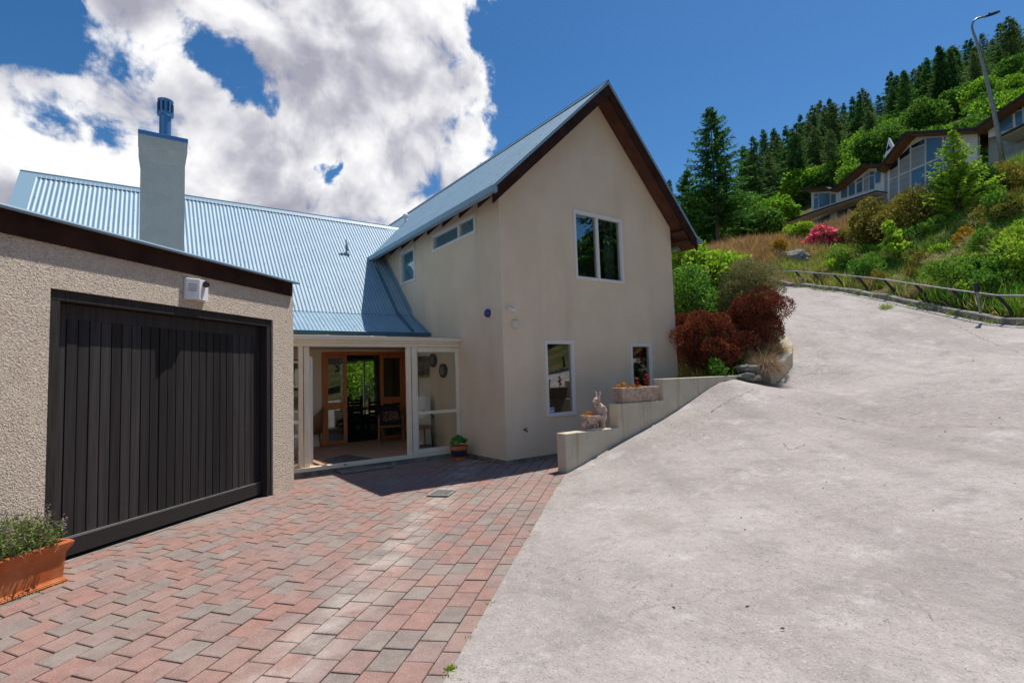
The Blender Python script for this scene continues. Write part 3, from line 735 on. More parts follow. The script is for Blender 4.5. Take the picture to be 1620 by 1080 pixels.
def screws(mb, o, u, v, n, U0, U1, rows, pitch, every=4, ok=None):
    o, u, v, n = (np.array(q, float) for q in (o, u, v, n))
    for vv in rows:
        a = math.ceil(U0 / pitch) * pitch
        while a < U1:
            if ok is None or ok(a, vv):
                c = o + u * a + v * vv + n * .010
                r_ = .0085
                ring = [c + r_ * (math.cos(q) * u + math.sin(q) * v) for q in np.linspace(0, 2 * math.pi, 6, endpoint=False)]
                top = [p + n * .006 - (p - c) * .3 for p in ring]
                mb.add(ring + top, [(i, (i + 1) % 6, 6 + (i + 1) % 6, 6 + i) for i in range(6)] + [tuple(range(6, 12))])
            a += pitch * every
M['screw'] = pmat('screw_and_lap_shade', (.10, .13, .16), rough=.5)
PIT_ = .0726
su = unit(np.array([0, 13.03 - 10.39, 5.55 - 2.82])); LU = math.hypot(13.03 - 10.39, 5.55 - 2.82); nu = np.array([0, -su[2], su[1]])
sl_ = unit(np.array([0, 10.39 - 9.60, 2.82 - 2.36])); LL = math.hypot(.79, .46); nl = np.array([0, -sl_[2], sl_[1]])
mr = MB()
OU = np.array([0, 10.39, 2.82]); OL = np.array([0, 9.60, 2.36])
def vlo_up(x):
    if x <= 4.80: return -.05
    zw = zl(x); return max(-.05, (zw - 2.82) / su[2] - .1)
corr(mr, OU + nu * .020, (1, 0, 0), su, nu, -1.88, 5.95, vlo_up, LU - .01)
corr(mr, OL, (1, 0, 0), sl_, nl, -1.88, 4.80, -.03, LL, rows=1)
main_roof = mr.build('roof', M['roof'], house, smooth=True)
f = MB()
# the sheet's boarding below, and the far slope
f.prism([(-1.86, 9.63, 2.33), (-1.86, 10.39, 2.77), (-1.86, 13.03, 5.50), (-1.86, 16.6, 2.0), (-1.86, 16.6, 1.9), (-1.86, 13.03, 5.36), (-1.86, 10.42, 2.66), (-1.86, 9.63, 2.24)], (6.65, 0, 0))
f.build('roof_boarding', M['brown'], house)
f = MB(); f.para((-1.88, 13.03, 5.56), (7.6, 0, 0), (0, 3.6, -3.55), (0, .02, .02)); f.build('far_roof', M['roof'], house)
f = MB()
# ridge capping, rake flashing, valley
for s_ in (1,):
    f.para((-1.9, 13.03, 5.585), (7.6, 0, 0), -su * .15 - nu * .006, nu * .005); f.para((-1.9, 13.03, 5.585), (7.6, 0, 0), np.array([0, .106, -.106]), np.array([0, .004, .004]))
f.para(np.array([-1.9, 0, 0]) + OU + nu * .026 - su * .02, (.24, 0, 0), su * LU, nu * .006)
f.para(np.array([-1.9, 0, 0]) + OL + nu * .024, (.24, 0, 0), sl_ * LL, nu * .006)
f.para(np.array([-1.9, 0, 0]) + OU + nu * .026, (.02, 0, 0), su * LU, -nu * .16)
f.tube([(-1.9, 13.03, 5.592), (5.72, 13.03, 5.592)], .016, 8)
# flashing against the wing wall
f.para(np.array([XW - .002, 0, 0]) + OU + nu * .02, (-.055, 0, 0), su * 2.1, nu * .004)
f.para(np.array([XW - .006, 0, 0]) + OL + nu * .02, (-.05, 0, 0), sl_ * (LL - .02), nu * .004)
f.para(np.array([XW - .002, 0, 0]) + OU + nu * .02 + su * .03, (-.006, 0, 0), su * 2.1, Zv * .09)
f.build('flashing', M['roof_trim'], house)
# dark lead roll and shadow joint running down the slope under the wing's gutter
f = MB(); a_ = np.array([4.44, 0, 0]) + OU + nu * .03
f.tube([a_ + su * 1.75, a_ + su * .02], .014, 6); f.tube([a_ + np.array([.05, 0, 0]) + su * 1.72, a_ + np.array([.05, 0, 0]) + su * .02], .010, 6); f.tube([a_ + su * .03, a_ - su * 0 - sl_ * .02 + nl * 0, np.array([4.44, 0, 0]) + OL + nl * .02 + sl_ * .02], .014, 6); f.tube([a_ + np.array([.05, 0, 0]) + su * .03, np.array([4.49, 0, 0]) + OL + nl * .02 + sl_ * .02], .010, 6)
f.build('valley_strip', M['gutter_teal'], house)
f = MB()
f.para(np.array([-1.62, 0, 0]) + OU - su * .043 + nu * .0095, (6.42, 0, 0), su * .01, nu * .009)  # dark strip painted in for the shade under the sheet lap
f.para(np.array([-1.62, 0, 0]) + OU + su * (LU - .158) + nu * .018, (6.9, 0, 0), su * .01, nu * .018)  # another dark strip, for the shade under the ridge capping
screws(f, OU + nu * .020, (1, 0, 0), su, nu, -1.6, 5.4, (.10, .75, 1.45, 2.15, 2.9, 3.55), PIT_, 5, ok=lambda a, v: a < 4.6 or v > vlo_up(a) + .15)
screws(f, OL, (1, 0, 0), sl_, nl, -1.6, 4.7, (.22, .55), PIT_, 4)
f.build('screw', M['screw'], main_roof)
# wing roof
vl = unit(np.array([XR - 4.44, 0, ZR - 4.39])); LWl = math.hypot(XR - 4.44, ZR - 4.39); nwl = np.array([-vl[2], 0, vl[0]])
vr = unit(np.array([XR - 9.71, 0, ZR - 4.25])); LWr = math.hypot(9.71 - XR, ZR - 4.25); nwr = np.array([-vr[2], 0, vr[0]])
if nwr[2] < 0: nwr = -nwr
f = MB()
corr(f, (4.44, 0, 4.39), (0, 1, 0), vl, nwl, 6.55, 17.45, -.03, LWl)
corr(f, (9.71, 0, 4.25), (0, 1, 0), vr, nwr, 6.55, 17.45, -.03, LWr)
wing_roof = f.build('roof', M['roof'], house, smooth=True)
f = MB()
screws(f, (4.44, 0, 4.39), (0, 1, 0), vl, nwl, 6.7, 17.2, (.18, .8, 1.5, 2.2, 2.9, 3.55), PIT_, 7)
f.build('screw', M['screw'], wing_roof)
f = MB()
f.prism([(4.47, 6.58, zl(4.47) - .03), (XR, 6.58, ZR - .03), (9.68, 6.58, zl(9.68) - .03), (9.68, 6.58, zl(9.68) - .10), (XR, 6.58, ZR - .10), (4.47, 6.58, zl(4.47) - .10)], (0, 10.8, 0))
f.build('soffit', M['soffit'], house)
f = MB(); tp = -.022
f.prism([(4.44, 6.53, zl(4.44) + tp), (XR, 6.53, ZR + tp), (9.71, 6.53, zl(9.71) + tp), (9.71, 6.53, zl(9.71) - .27), (XR, 6.53, ZR - .27), (4.44, 6.53, zl(4.44) - .27)], (0, .045, 0))
f.build('bargeboard', M['brown'], house)
f = MB()
f.prism([(4.42, 6.512, zl(4.42) + .02), (XR, 6.512, ZR + .024), (9.73, 6.512, zl(9.73) + .02), (9.73, 6.512, zl(9.73) - .035), (XR, 6.512, ZR - .035), (4.42, 6.512, zl(4.42) - .035)], (0, .016, 0))
for (xa, vv, nn, L_) in ((4.44, vl, nwl, LWl), (9.71, vr, nwr, LWr)):
    f.para(np.array([xa, 6.512, zl(xa)]) + nn * .012, vv * L_, (0, .11, 0), nn * .006)
f.tube([(XR, 6.512, ZR + .03), (XR, 17.45, ZR + .03)], .022, 8)
f.para((XR, 6.512, ZR + .03), (0, 10.95, 0), -vl * .15, nwl * .006)
f.build('barge_flashing', M['roof_trim'], house)
def gutter(x0, x1, y0, y1, z, along, sgn, m, nm='gutter'):
    """open-topped quad gutter"""
    f = MB(); pr = [(0, 0), (0, .092), (-.006, .092), (-.006, .006), (-.088, .006), (-.094, .086), (-.104, .092), (-.110, .086), (-.098, 0)]
    if along == 'y': poly = [(x0 + sgn * p[0], y0, z + p[1]) for p in pr]; f.prism(poly, (0, y1 - y0, 0))
    else: poly = [(x0, y0 + sgn * p[0], z + p[1]) for p in pr]; f.prism(poly, (x1 - x0, 0, 0))
    return f
gm = gutter(4.463, 0, 6.46, 12.02, 4.275, 'y', 1, None)
gm.box(4.36, 6.452, 4.276, 4.462, 6.458, 4.366)
gm.build('gutter', M['roof_trim'], house)
gr_ = gutter(9.69, 0, 6.46, 16, 4.13, 'y', -1, None); gr_.build('gutter', M['roof_trim'], house)
g2 = gutter(-1.88, 4.80, 9.60, 0, 2.265, 'x', 1, None); g2.build('gutter', M['gutter_teal'], house)
f = MB(); f.box(-1.86, 9.602, 2.2, 4.79, 9.63, 2.35); f.build('fascia', M['brown'], house)
for k in range(9):
    f = MB(); y = 7.02 + k * .62; f.para((4.475, y, zl(4.475) - .23), (.33, 0, .33 * KL), (0, .045, 0), (0, 0, .125)); f.build('rafter', M['brown'], house)
f = MB(); f.para((9.35, 6.60, zl(9.35) - .25), (.33, 0, -.33 * KRt), (0, .32, 0), (0, 0, .02)); f.para((9.345, 6.58, zl(9.6) - .22), (.32, 0, 0), (0, .36, 0), (0, 0, .02)); f.build('eave_return', M['soffit'], house)
# vents
p0 = hit(549, 404, (0, -1.034, 1), 2.82 - 1.034 * 10.39)
f = MB(); f.tube([p0 - Zv * .08, p0 + Zv * .37], .035, 12); f.lathe(p0 - Zv * .0, [(.075, -.03), (.05, .05), (.037, .09)], 12)
for k in range(4): f.ball(p0 + np.array([-.16 + k * .055, -.03, -.02]), (.026, .02, .02), 8, 6)
f.build('vent_pipe', pmat('grey_vent_pipe', (.20, .27, .33), rough=.5), house, smooth=True)
q0 = hit(642, 352, (-KL, 0, 1), ZR - KL * XR)
f = MB(); f.tube([q0 - Zv * .05, q0 + Zv * .16], .05, 12); f.ball(q0 + Zv * .19, (.085, .085, .06), 14, 8); f.build('roof_vent', M['plastic_white'], house, smooth=True)
# chimney
f = MB(); x0, x1, y0, y1 = -.050, .545, 9.80, 10.32
f.box(x0, y0, 2.25, x1, y1, 5.02)
a = [(x0, y0, 5.02), (x1, y0, 5.02), (x1, y1, 5.02), (x0, y1, 5.02)]; e = .030
b = [(x0 - e, y0 - e, 5.26), (x1 + e, y0 - e, 5.26), (x1 + e, y1 + e, 5.26), (x0 - e, y1 + e, 5.26)]; c = [(p[0], p[1], 5.42) for p in b]
f.add(a + b + c, [(0, 1, 5, 4), (1, 2, 6, 5), (2, 3, 7, 6), (3, 0, 4, 7), (4, 5, 9, 8), (5, 6, 10, 9), (6, 7, 11, 10), (7, 4, 8, 11), (8, 9, 10, 11)])
ch = f.build('chimney', M['chimney_render'], house)
f = MB(); f.box(x0 - e - .008, y0 - e - .008, 5.421, x1 + e + .008, y1 + e + .008, 5.495); f.build('chimney_cap', M['vent_blue'], ch, bevel=.006)
f = MB(); c0 = (.275, 10.06, 0)
f.lathe(c0, [(.085, 5.5), (.085, 5.93), (.088, 5.94)], 24)
f.lathe(c0, [(.09, 5.915), (.118, 5.93), (.122, 5.965), (.105, 5.97)], 24)
f.lathe(c0, [(.107, 5.972), (.110, 6.17), (.114, 6.175), (.114, 6.195), (.06, 6.21)], 24)
fl = f.build('flue', M['vent_blue'], ch, smooth=False)
f = MB()
for k in range(10):
    q = 2 * math.pi * k / 10; dx, dy = math.cos(q), math.sin(q)
    f.para((c0[0] + dx * .108 - dy * -.012, c0[1] + dy * .108 - dx * .012, 5.985), (dy * -.024, dx * .024, 0), (dx * .008, dy * .008, 0), (0, 0, .16))
f.build('flue_slot', M['lens_dark'], fl)

# ------------------------------------------------------------------ garage
def gp(u, z=0.0, off=0.0): return gd * u + gn * (GC + off) + Zv * z
garage = thing('garage', 'roughcast garage with flat dark brown fascia and black timber door', 'garage', gp(4.5))
f = MB()
f.wall(gn * GC, gd, Zv, [(-2.2, -.1), (3.157, -.1), (3.157, 2.25), (5.79, 2.25), (5.79, -.1), (6.2, -.1), (6.2, 2.70), (-2.2, 2.70)], [], gn, .15)
f.para(gp(6.05, -.1, -.15), gd * .15, -gn * 3.05, Zv * 2.8)
f.para(gp(-2.2, -.1, -3.05), gd * 8.25, -gn * .15, Zv * 2.8)
f.para(gp(-2.2, -.1, -.15), gd * .15, -gn * 2.9, Zv * 2.8)
f.build('wall', M['roughcast'], garage)
f = MB(); f.para(gp(-2.3, 2.703, -3.4), gd * 8.49, gn * 3.40, Zv * .09); f.build('roof', M['roof'], garage)
f = MB(); f.para(gp(-2.3, 2.612, .004), gd * 8.44, gn * .026, Zv * .185); f.build('fascia', M['brown'], garage)
f = MB(); f.para(gp(-2.35, 2.798, -.4), gd * 8.58, gn * .475, Zv * .008); f.tube([gp(-2.35, 2.802, .072), gp(6.235, 2.802, .072)], .018, 8); f.build('roof_edge', M['roof_trim'], garage)
f = MB()
f.para(gp(3.16, 0, -.02), gd * .088, -gn * .12, Zv * 2.16); f.para(gp(5.70, 0, -.02), gd * .088, -gn * .12, Zv * 2.16); f.para(gp(3.16, 2.16, -.018), gd * 2.628, -gn * .12, Zv * .088)
f.build('door_frame', M['black'], garage, bevel=.004)
f = MB(); rng = np.random.default_rng(3)
u0, u1 = 3.36, 5.62; npk = 23; pw = (u1 - u0) / npk
for k in range(npk):
    j = rng.normal() * .0022
    f.para(gp(u0 + k * pw + .0055, .19, -.108 + j * .4), gd * (pw - .011), -gn * .02, Zv * 1.83)
f.para(gp(3.25, .03, -.112), gd * .108, -gn * .03, Zv * 2.12); f.para(gp(5.622, .03, -.112), gd * .076, -gn * .03, Zv * 2.12)
f.para(gp(3.36, 2.022, -.110), gd * 2.26, -gn * .03, Zv * .13)
dr = f.build('door', M['plank'], garage)
f = MB(); f.para(gp(3.3, .15, -.129), gd * 2.38, -gn * .008, Zv * 1.95); f.build('door_backing', M['grate_dark'], dr)
f = MB(); f.para(gp(3.262, .035, -.085), gd * 2.425, -gn * .05, Zv * .150); f.build('bottom_rail', M['rail_black'], dr, bevel=.006)
f = MB(); f.para(gp(3.262, .187, -.088), gd * 2.425, -gn * .03, Zv * .004); f.build('weather_strip', M['galv'], dr)
f = MB(); f.para(gp(5.62, .2, -.098), gd * .014, -gn * .02, Zv * 1.7); f.build('edge_strip', M['black'], dr)
f = MB(); f.para(gp(3.0, -.06, -.06), gd * 2.9, -gn * .2, Zv * .062); f.build('threshold', M['kerb'], garage)

# things on the walls
al = thing('alarm_box', 'white wedge shaped alarm box with dark round lens above the garage door', 'alarm box', gp(4.55, 2.4, 0))
ua, ub, za, zb = 4.415, 4.695, 2.335, 2.56
f = MB(); foot = [(ua, .0), (ua, .035), (ua + .115, .10), (ub - .005, .055), (ub, 0)]
f.prism([gp(p[0], za, p[1]) for p in foot], Zv * (zb - za)); f.build('casing', M['plastic_white'], al, bevel=.006)
f = MB()
for k in range(4): f.para(gp(ua + .02, zb - .062 - k * .022, .0475), gd * .07 + gn * .0396, gn * .0015, -Zv * .006)
f.build('louvre', M['lens_dark'], al)
f = MB(); f.ball(gp(ub - .085, zb - .045, .10), .036, 16, 10); f.build('lens', M['lens_dark'], al, smooth=True)
f = MB(); f.para(gp(ua + .10, za - .012, .02), gd * .15, gn * .05, Zv * .012); f.build('base_plate', M['plastic_beige'], al)
pl = onX(775.7, 495.4, XW)
t = thing('siren_light', 'purple dome strobe light on the side wall of the gabled wing', 'strobe light', pl)
f = MB(); f.tube([pl, pl + np.array([-.035, 0, 0])], .085, 18); f.build('base_plate', M['plastic_white'], t)
f = MB(); f.tube([pl + np.array([-.035, 0, 0]), pl + np.array([-.07, 0, 0]), pl + np.array([-.10, 0, 0]), pl + np.array([-.115, 0, 0])], [.075, .073, .05, .01], 18); f.build('lens', M['lens_purple'], t, smooth=True)
ps = onY(800, 489, YG) + np.array([.06, 0, 0])
t = thing('security_sensor', 'small white motion sensor at the top of the house corner', 'sensor', ps)
f = MB(); f.box(ps[0] - .03, YG - .03, ps[2] - .035, ps[0] + .03, YG, ps[2] + .035); f.tube([ps + np.array([0, -.03, 0]), ps + np.array([.01, -.075, -.01])], .014, 8); f.build('bracket', M['plastic_white'], t)
f = MB(); f.ball(ps + np.array([.035, -.085, -.015]), (.045, .04, .032), 12, 8); f.ball(ps + np.array([-.03, -.075, .0]), (.028, .028, .025), 12, 8); f.build('sensor_head', M['plastic_white'], t, smooth=True)
pb = onY(814, 513, YG)
t = thing('junction_box', 'small square beige box on the gable wall below the sensor', 'junction box', pb)
f = MB(); f.box(pb[0] - .062, YG - .035, pb[2] - .07, pb[0] + .062, YG, pb[2] + .07); f.build('casing', M['plastic_beige'], t, bevel=.008)
f = MB(); f.box(pb[0] - .05, YG - .04, pb[2] - .058, pb[0] + .05, YG - .036, pb[2] + .058); f.build('cover', M['plastic_beige'], t)
pt_ = onY(829, 680, YG)
t = thing('garden_tap', 'small dark garden tap low on the gable wall', 'tap', pt_)
f = MB(); f.tube([pt_, pt_ + np.array([0, -.07, 0]), pt_ + np.array([0, -.09, -.03])], .010, 8); f.build('spout', M['grate_dark'], t)
f = MB(); f.tube([pt_ + np.array([-.03, -.05, .02]), pt_ + np.array([.03, -.05, .035])], .008, 8); f.build('handle', M['grate_dark'], t)

# ------------------------------------------------------------------ sunroom
def fx(px, y=8.39): return float(onY(px, 620, y)[0])
sun_ = thing('sunroom', 'white framed glazed sunroom porch between garage and gabled wing', 'sunroom', (3, 8.39, 0))
X0 = .92; X1 = XW - .004
f = MB(); f.box(X0, 8.36, -.1, X1, 8.50, .066); f.build('step', M['kerb'], sun_)
f = MB()
f.box(X0, 8.335, .068, X1, 8.46, .125)
ps_ = [(473, 479), (644.5, 650.3), (651.6, 659), (727, 731.6)]
for a, b in ps_: f.box(fx(a), 8.37, .126, min(fx(b), X1), 8.45, 1.985)
f.box(X0, 8.372, .126, X0 + .05, 8.448, 1.985)
f.box(X0, 8.36, 1.986, X1, 8.46, 2.045); f.box(X0, 8.335, 2.046, X1, 8.46, 2.085); f.box(X0, 8.29, 2.086, X1, 8.45, 2.155)
f.box(X0 + .052, 8.375, .80, fx(473) - .002, 8.442, .85); f.box(fx(659) + .002, 8.375, .80, fx(727) - .002, 8.442, .853)
f.box(fx(659) + .002, 8.385, .128, fx(727) - .002, 8.435, .20); f.box(fx(659) + .03, 8.386, 1.90, fx(727) - .03, 8.434, 1.983)
f.box(fx(659) + .003, 8.387, .202, fx(659) + .028, 8.433, .798); f.box(fx(722), 8.387, .202, fx(727) - .003, 8.433, .798)
f.box(fx(659) + .003, 8.387, .855, fx(659) + .028, 8.433, 1.983); f.box(fx(722), 8.387, .855, fx(727) - .003, 8.433, 1.983)
fr_ = f.build('frame', M['cream'], sun_, bevel=.004)
for q in ((fx(659) + .02, 8.40, .19, fx(724), 8.406, .81), (fx(659) + .02, 8.40, .84, fx(724), 8.406, 1.91), (X0 + .03, 8.40, .12, fx(474), 8.406, 1.99)):
    f = MB(); f.box(*q); f.build('pane', M['glass_clear'], fr_)
f = MB(); f.box(fx(481), 8.40, .127, fx(490), 8.47, 1.984); f.box(fx(481) - .0, 8.455, .127, fx(490) - .9, 8.468, .17)
sd = f.build('sliding_door', M['cream'], sun_, bevel=.004)
f = MB(); f.box(fx(484), 8.385, .93, fx(487), 8.399, 1.08); f.build('handle', M['plastic_white'], sd)
f = MB(); f.prism([(X0, 8.27, 2.158), (X0, 9.80, 2.235), (X0, 9.80, 2.241), (X0, 8.27, 2.164)], (X1 - X0, 0, 0)); f.build('roof_sheet', M['sheet'], sun_)
for k in range(6):
    f = MB(); x = X0 + .02 + k * (X1 - X0 - .09) / 5; f.prism([(x, 8.47, 2.07), (x, 9.78, 2.14), (x, 9.78, 2.23), (x, 8.47, 2.155)], (.045, 0, 0)); f.build('roof_bar', M['cream'], sun_)
f = MB(); f.box(X0, 8.50, -.05, 7.6, 11.3, .10); f.build('tiled_floor', M['tile'], sun_)
dx0, dx1 = float(onY(509, 640, 11.2)[0]), float(onY(643, 640, 11.2)[0])
f = MB(); f.box(X0 - .1, 8.47, -.05, X0 - .002, 11.2, 2.3); f.wall((0, 11.2, 0), (1, 0, 0), (0, 0, 1), [(X0, .101), (dx0, .101), (dx0, 2.06), (dx1, 2.06), (dx1, .101), (7.5, .101), (7.5, 2.3), (X0, 2.3)], [], (0, -1, 0), .1)
f.box(4.60, 9.602, .101, 7.5, 9.7, 2.118)
f.build('inner_wall', M['inside'], sun_)
f = MB(); f.box(X0, 9.8, 2.12, 7.5, 11.2, 2.2); f.build('ceiling', M['inside'], sun_)
def panel_door(name, xa, xb, y, z0, z1, rail, parent, st=.075):
    f = MB(); f.box(xa, y, z0, xa + st, y + .04, z1); f.box(xb - st, y, z0, xb, y + .04, z1)
    f.box(xa + st, y, z0, xb - st, y + .04, z0 + .06); f.box(xa + st, y, z1 - .06, xb - st, y + .04, z1); f.box(xa + st, y + .001, rail, xb - st, y + .039, rail + .15)
    d = f.build(name, M['door_wood'], parent, bevel=.004)
    g = MB(); g.box(xa + st - .01, y + .017, z0 + .05, xb - st + .01, y + .023, z1 - .05); g.build('pane', M['glass'], d)
    return d
def dxx(px): return float(onY(px, 640, 11.2)[0])
f = MB(); f.box(dx0, 11.17, .101, dx0 + .06, 11.28, 2.0); f.box(dx1 - .06, 11.17, .101, dx1, 11.28, 2.0); f.box(dx0, 11.168, 2.0, dx1, 11.282, 2.065); f.box(dx0 + .06, 11.18, .101, dx1 - .06, 11.28, .115)
f.build('door_frame', M['door_wood'], sun_, bevel=.004)
panel_door('inner_door', dx0 + .06, dxx(549.5), 11.20, .12, 1.995, .84, sun_); panel_door('inner_door', dxx(602.5), dx1 - .06, 11.20, .12, 1.995, .90, sun_)
# the dining room behind
din = MB(); din.box(1.9, 11.3, -.05, 7.6, 15.9, .09); din.build('dining_floor', M['dark_floor'], house)
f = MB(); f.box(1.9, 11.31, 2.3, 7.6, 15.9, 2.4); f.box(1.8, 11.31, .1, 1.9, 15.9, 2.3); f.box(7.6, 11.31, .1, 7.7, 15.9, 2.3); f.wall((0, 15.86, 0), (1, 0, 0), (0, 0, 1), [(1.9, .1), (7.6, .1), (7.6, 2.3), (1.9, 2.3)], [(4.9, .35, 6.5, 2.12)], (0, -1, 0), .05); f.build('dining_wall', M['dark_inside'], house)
window((4.9, 15.9, .35), (1, 0, 0), (0, -1, 0), 1.6, 1.77, (.5,), parent=house, glass='glass_clear', proud=.0)
t = curtain(5.92, 6.5, 15.62, .2, 2.2, .03, .1).build('window_curtain', M['curtain'], None, smooth=True)
tag(t, 'pale curtain hanging at the dining room window', 'curtain')

def chair(name, label, cat, x, y, z, rz, w=.42, d=.42, sh=.40, bh=.78, arms=False, mat='chair_wood', cush='cushion'):
    t = thing(name, label, cat, (x, y, z)); t.rotation_euler = (0, 0, 0)
    c, s = math.cos(rz), math.sin(rz)
    A = np.array([c, s, 0]); B = np.array([-s, c, 0]); o = np.array([x, y, z])   # A: right, B: back
    L = .036
    for sx in (-1, 1):
        for sy in (-1, 1):
            f = MB(); hgt = bh if sy > 0 else (sh + .2 if arms else sh - .03); lean = B * (.06 if sy > 0 else 0)
            f.para(o + A * (sx * (w / 2 - L / 2) - L / 2) + B * (sy * (d / 2 - L / 2) - L / 2), A * L, B * L, Zv * hgt + lean); f.build('leg', M[mat], t)
    f = MB(); f.para(o - A * w / 2 - B * d / 2 + Zv * (sh - .03), A * w, B * d, Zv * .035); f.build('seat', M[mat], t)
    if cush:
        f = MB(); f.para(o - A * (w / 2 - .03) - B * (d / 2 - .01) + Zv * (sh + .008), A * (w - .06), B * (d - .05), Zv * .06); f.build('cushion', M[cush], t, bevel=.02, segs=2)
    f = MB()
    for k in range(4): f.para(o + A * (-w / 2 + L) + B * (d / 2 - .03 + .01 * k) + Zv * (sh + .1 + k * .085), A * (w - 2 * L), B * .02, Zv * .05)
    f.build('backrest', M[mat], t)
    if arms:
        for sx in (-1, 1):
            f = MB(); f.para(o + A * (sx * (w / 2 - .02) - .025) - B * (d / 2 + .02) + Zv * (sh + .2), A * .05, B * (d + .03), Zv * .03); f.build('armrest', M[mat], t, bevel=.006)
    return t
t = chair('armchair', 'timber armchair with black cushion beside the inner door', 'armchair', 4.42, 10.75, .1, R(-20), w=.54, d=.5, sh=.36, bh=.72, arms=True)
f = MB(); f.para((4.30, 10.86, .47), (.36, -.1, 0), (.03, .1, .02), (-.02, .06, .26)); f.build('back_cushion', M['pattern_cloth'], t, bevel=.03, segs=2)
f = MB(); f.para((4.22, 10.97, .5), (.46, -.15, 0), (.03, .1, .02), (.0, .06, .36)); f.build('throw', M['cushion'], t, bevel=.03, segs=2)
# dining set
tb = thing('dining_table', 'dark dining table seen through the open inner door', 'table', (5.0, 13.6, .09))
f = MB(); f.box(4.25, 13.0, .70, 5.8, 13.9, .74); f.build('tabletop', M['dark_wood'], tb, bevel=.008)
for sx in (4.3, 5.69):
    for sy in (13.05, 13.79):
        f = MB(); f.box(sx, sy, .09, sx + .06, sy + .06, .70); f.build('leg', M['dark_wood'], tb)
for k, (x, y, rz, lab) in enumerate([(4.15, 12.65, 180, 'dark slatted dining chair at the left front of the table'), (4.75, 12.62, 178, 'dark slatted dining chair at the middle front of the table'), (5.35, 12.66, 184, 'dark slatted dining chair at the right front of the table'), (4.9, 14.2, 0, 'dark slatted dining chair beyond the table by the window')]):
    chair('dining_chair', lab, 'dining chair', x, y, .09, R(rz), w=.42, d=.42, sh=.42, bh=.92, mat='dark_wood', cush=None)['group'] = 'dining chairs round the dark table'
# wicker chair, bistro chair, small furniture
def wicker(x, y, z, rz):
    t = thing('wicker_chair', 'tan wicker tub chair with curved back beside the left sunroom wall', 'wicker chair', (x, y, z))
    f = MB(); n = 26; V = []; F = []
    for i in range(n + 1):
        a = rz + math.pi * (-.62 + 1.24 * i / n); top = .50 + .34 * math.cos((i / n - .5) * math.pi) ** .7
        for r_, zz in ((.27, .28), (.31, top), (.285, top + .012), (.25, .28)): V.append((x + r_ * math.cos(a), y + r_ * math.sin(a), z + zz))
    for i in range(n):
        for j in range(4): F.append((4 * i + j, 4 * i + 4 + j, 4 * i + 4 + (j + 1) % 4, 4 * i + (j + 1) % 4))
    f.add(V, F); f.build('backrest', M['wicker'], t, smooth=True)
    f = MB(); f.lathe((x, y, z), [(.24, .27), (.27, .30), (.26, .36), (.22, .38)], 22); f.build('seat', M['wicker'], t, smooth=True)
    f = MB(); f.lathe((x, y, z), [(.22, .385), (.23, .40), (.21, .43), (.1, .44)], 22); f.build('cushion', M['pattern_cloth'], t, smooth=True)
    for k in range(4):
        q = rz + math.pi / 4 + k * math.pi / 2; f = MB(); f.tube([(x + .22 * math.cos(q), y + .22 * math.sin(q), z + .28), (x + .25 * math.cos(q), y + .25 * math.sin(q), z)], .02, 8); f.build('leg', M['wicker'], t)
    return t
pw_ = onZ(497, 708, .1); wicker(pw_[0] - .06, pw_[1] + .2, .1, R(15))
t = thing('bistro_chair', 'dark round backed cane chair behind the sunroom glass', 'chair', (4.38, 9.18, .1))
f = MB(); pts = [(4.38 + .25 * math.cos(a), 9.18 + .25 * math.sin(a), .1 + .62 + .10 * math.sin(a)) for a in np.linspace(-.5, math.pi + .5, 18)]; f.tube(pts, .014, 8); f.build('backrest', M['dark_wood'], t, smooth=True)
f = MB(); f.lathe((4.38, 9.18, .1), [(.21, .38), (.23, .40), (.22, .43), (.1, .44)], 20); f.build('seat', M['chair_wood'], t, smooth=True)
for k in range(4):
    q = math.pi / 4 + k * math.pi / 2; f = MB(); f.tube([(4.38 + .2 * math.cos(q), 9.18 + .2 * math.sin(q), .50), (4.38 + .24 * math.cos(q), 9.18 + .24 * math.sin(q), .1)], .013, 8); f.build('leg', M['dark_wood'], t)
for px, py in ((687, 570), (703, 586)):
    p = onX(px, py, XW)
    t = thing('wall_clock', 'round dark wall plaque, %s of two on the sunroom side wall' % ('upper' if px == 687 else 'lower'), 'wall plaque', p, 'round plaques on the sunroom side wall')
    f = MB(); f.tube([p + np.array([-.001, 0, 0]), p + np.array([-.05, 0, 0])], .135, 22); f.build('rim', M['dark_wood'], t)
    f = MB(); f.tube([p + np.array([-.05, 0, 0]), p + np.array([-.056, 0, 0])], .085, 22); f.build('dial', pmat('grey_dial', (.16, .15, .15), rough=.5), t)
a = onY(657, 563, 9.6); b = onY(680, 597, 9.6)
t = thing('framed_picture', 'framed picture with gilt lower edge on the sunroom end wall', 'picture', (a[0], 9.6, b[2]))
f = MB(); f.box(a[0], 9.575, b[2], b[0] - .01, 9.60, a[2]); f.build('frame', M['paint_yellow'], t, bevel=.004)
f = MB(); f.box(a[0] + .02, 9.572, b[2] + .05, b[0] - .03, 9.574, a[2] - .02); f.build('picture_sheet', M['picture'], t)
a = onY(655, 628, 9.45); b = onY(679, 655, 9.45)
t = thing('white_cabinet', 'low white cabinet against the sunroom end wall', 'cabinet', (a[0], 9.5, .1))
f = MB(); f.box(a[0], 9.38, .13, b[0], 9.60, a[2]); f.build('carcass', M['white'], t, bevel=.005)
f = MB(); f.box(a[0] + .03, 9.372, .2, b[0] - .03, 9.379, .8); f.build('cabinet_door', M['inside'], t)
pa = onY(492, 590, 11.2)
t = thing('wall_print', 'small dark framed print beside the inner door', 'picture', pa)
f = MB(); f.box(pa[0] - .35, 11.17, pa[2] - .35, pa[0] + .02, 11.199, pa[2] + .28); f.build('frame', M['dark_wood'], t)
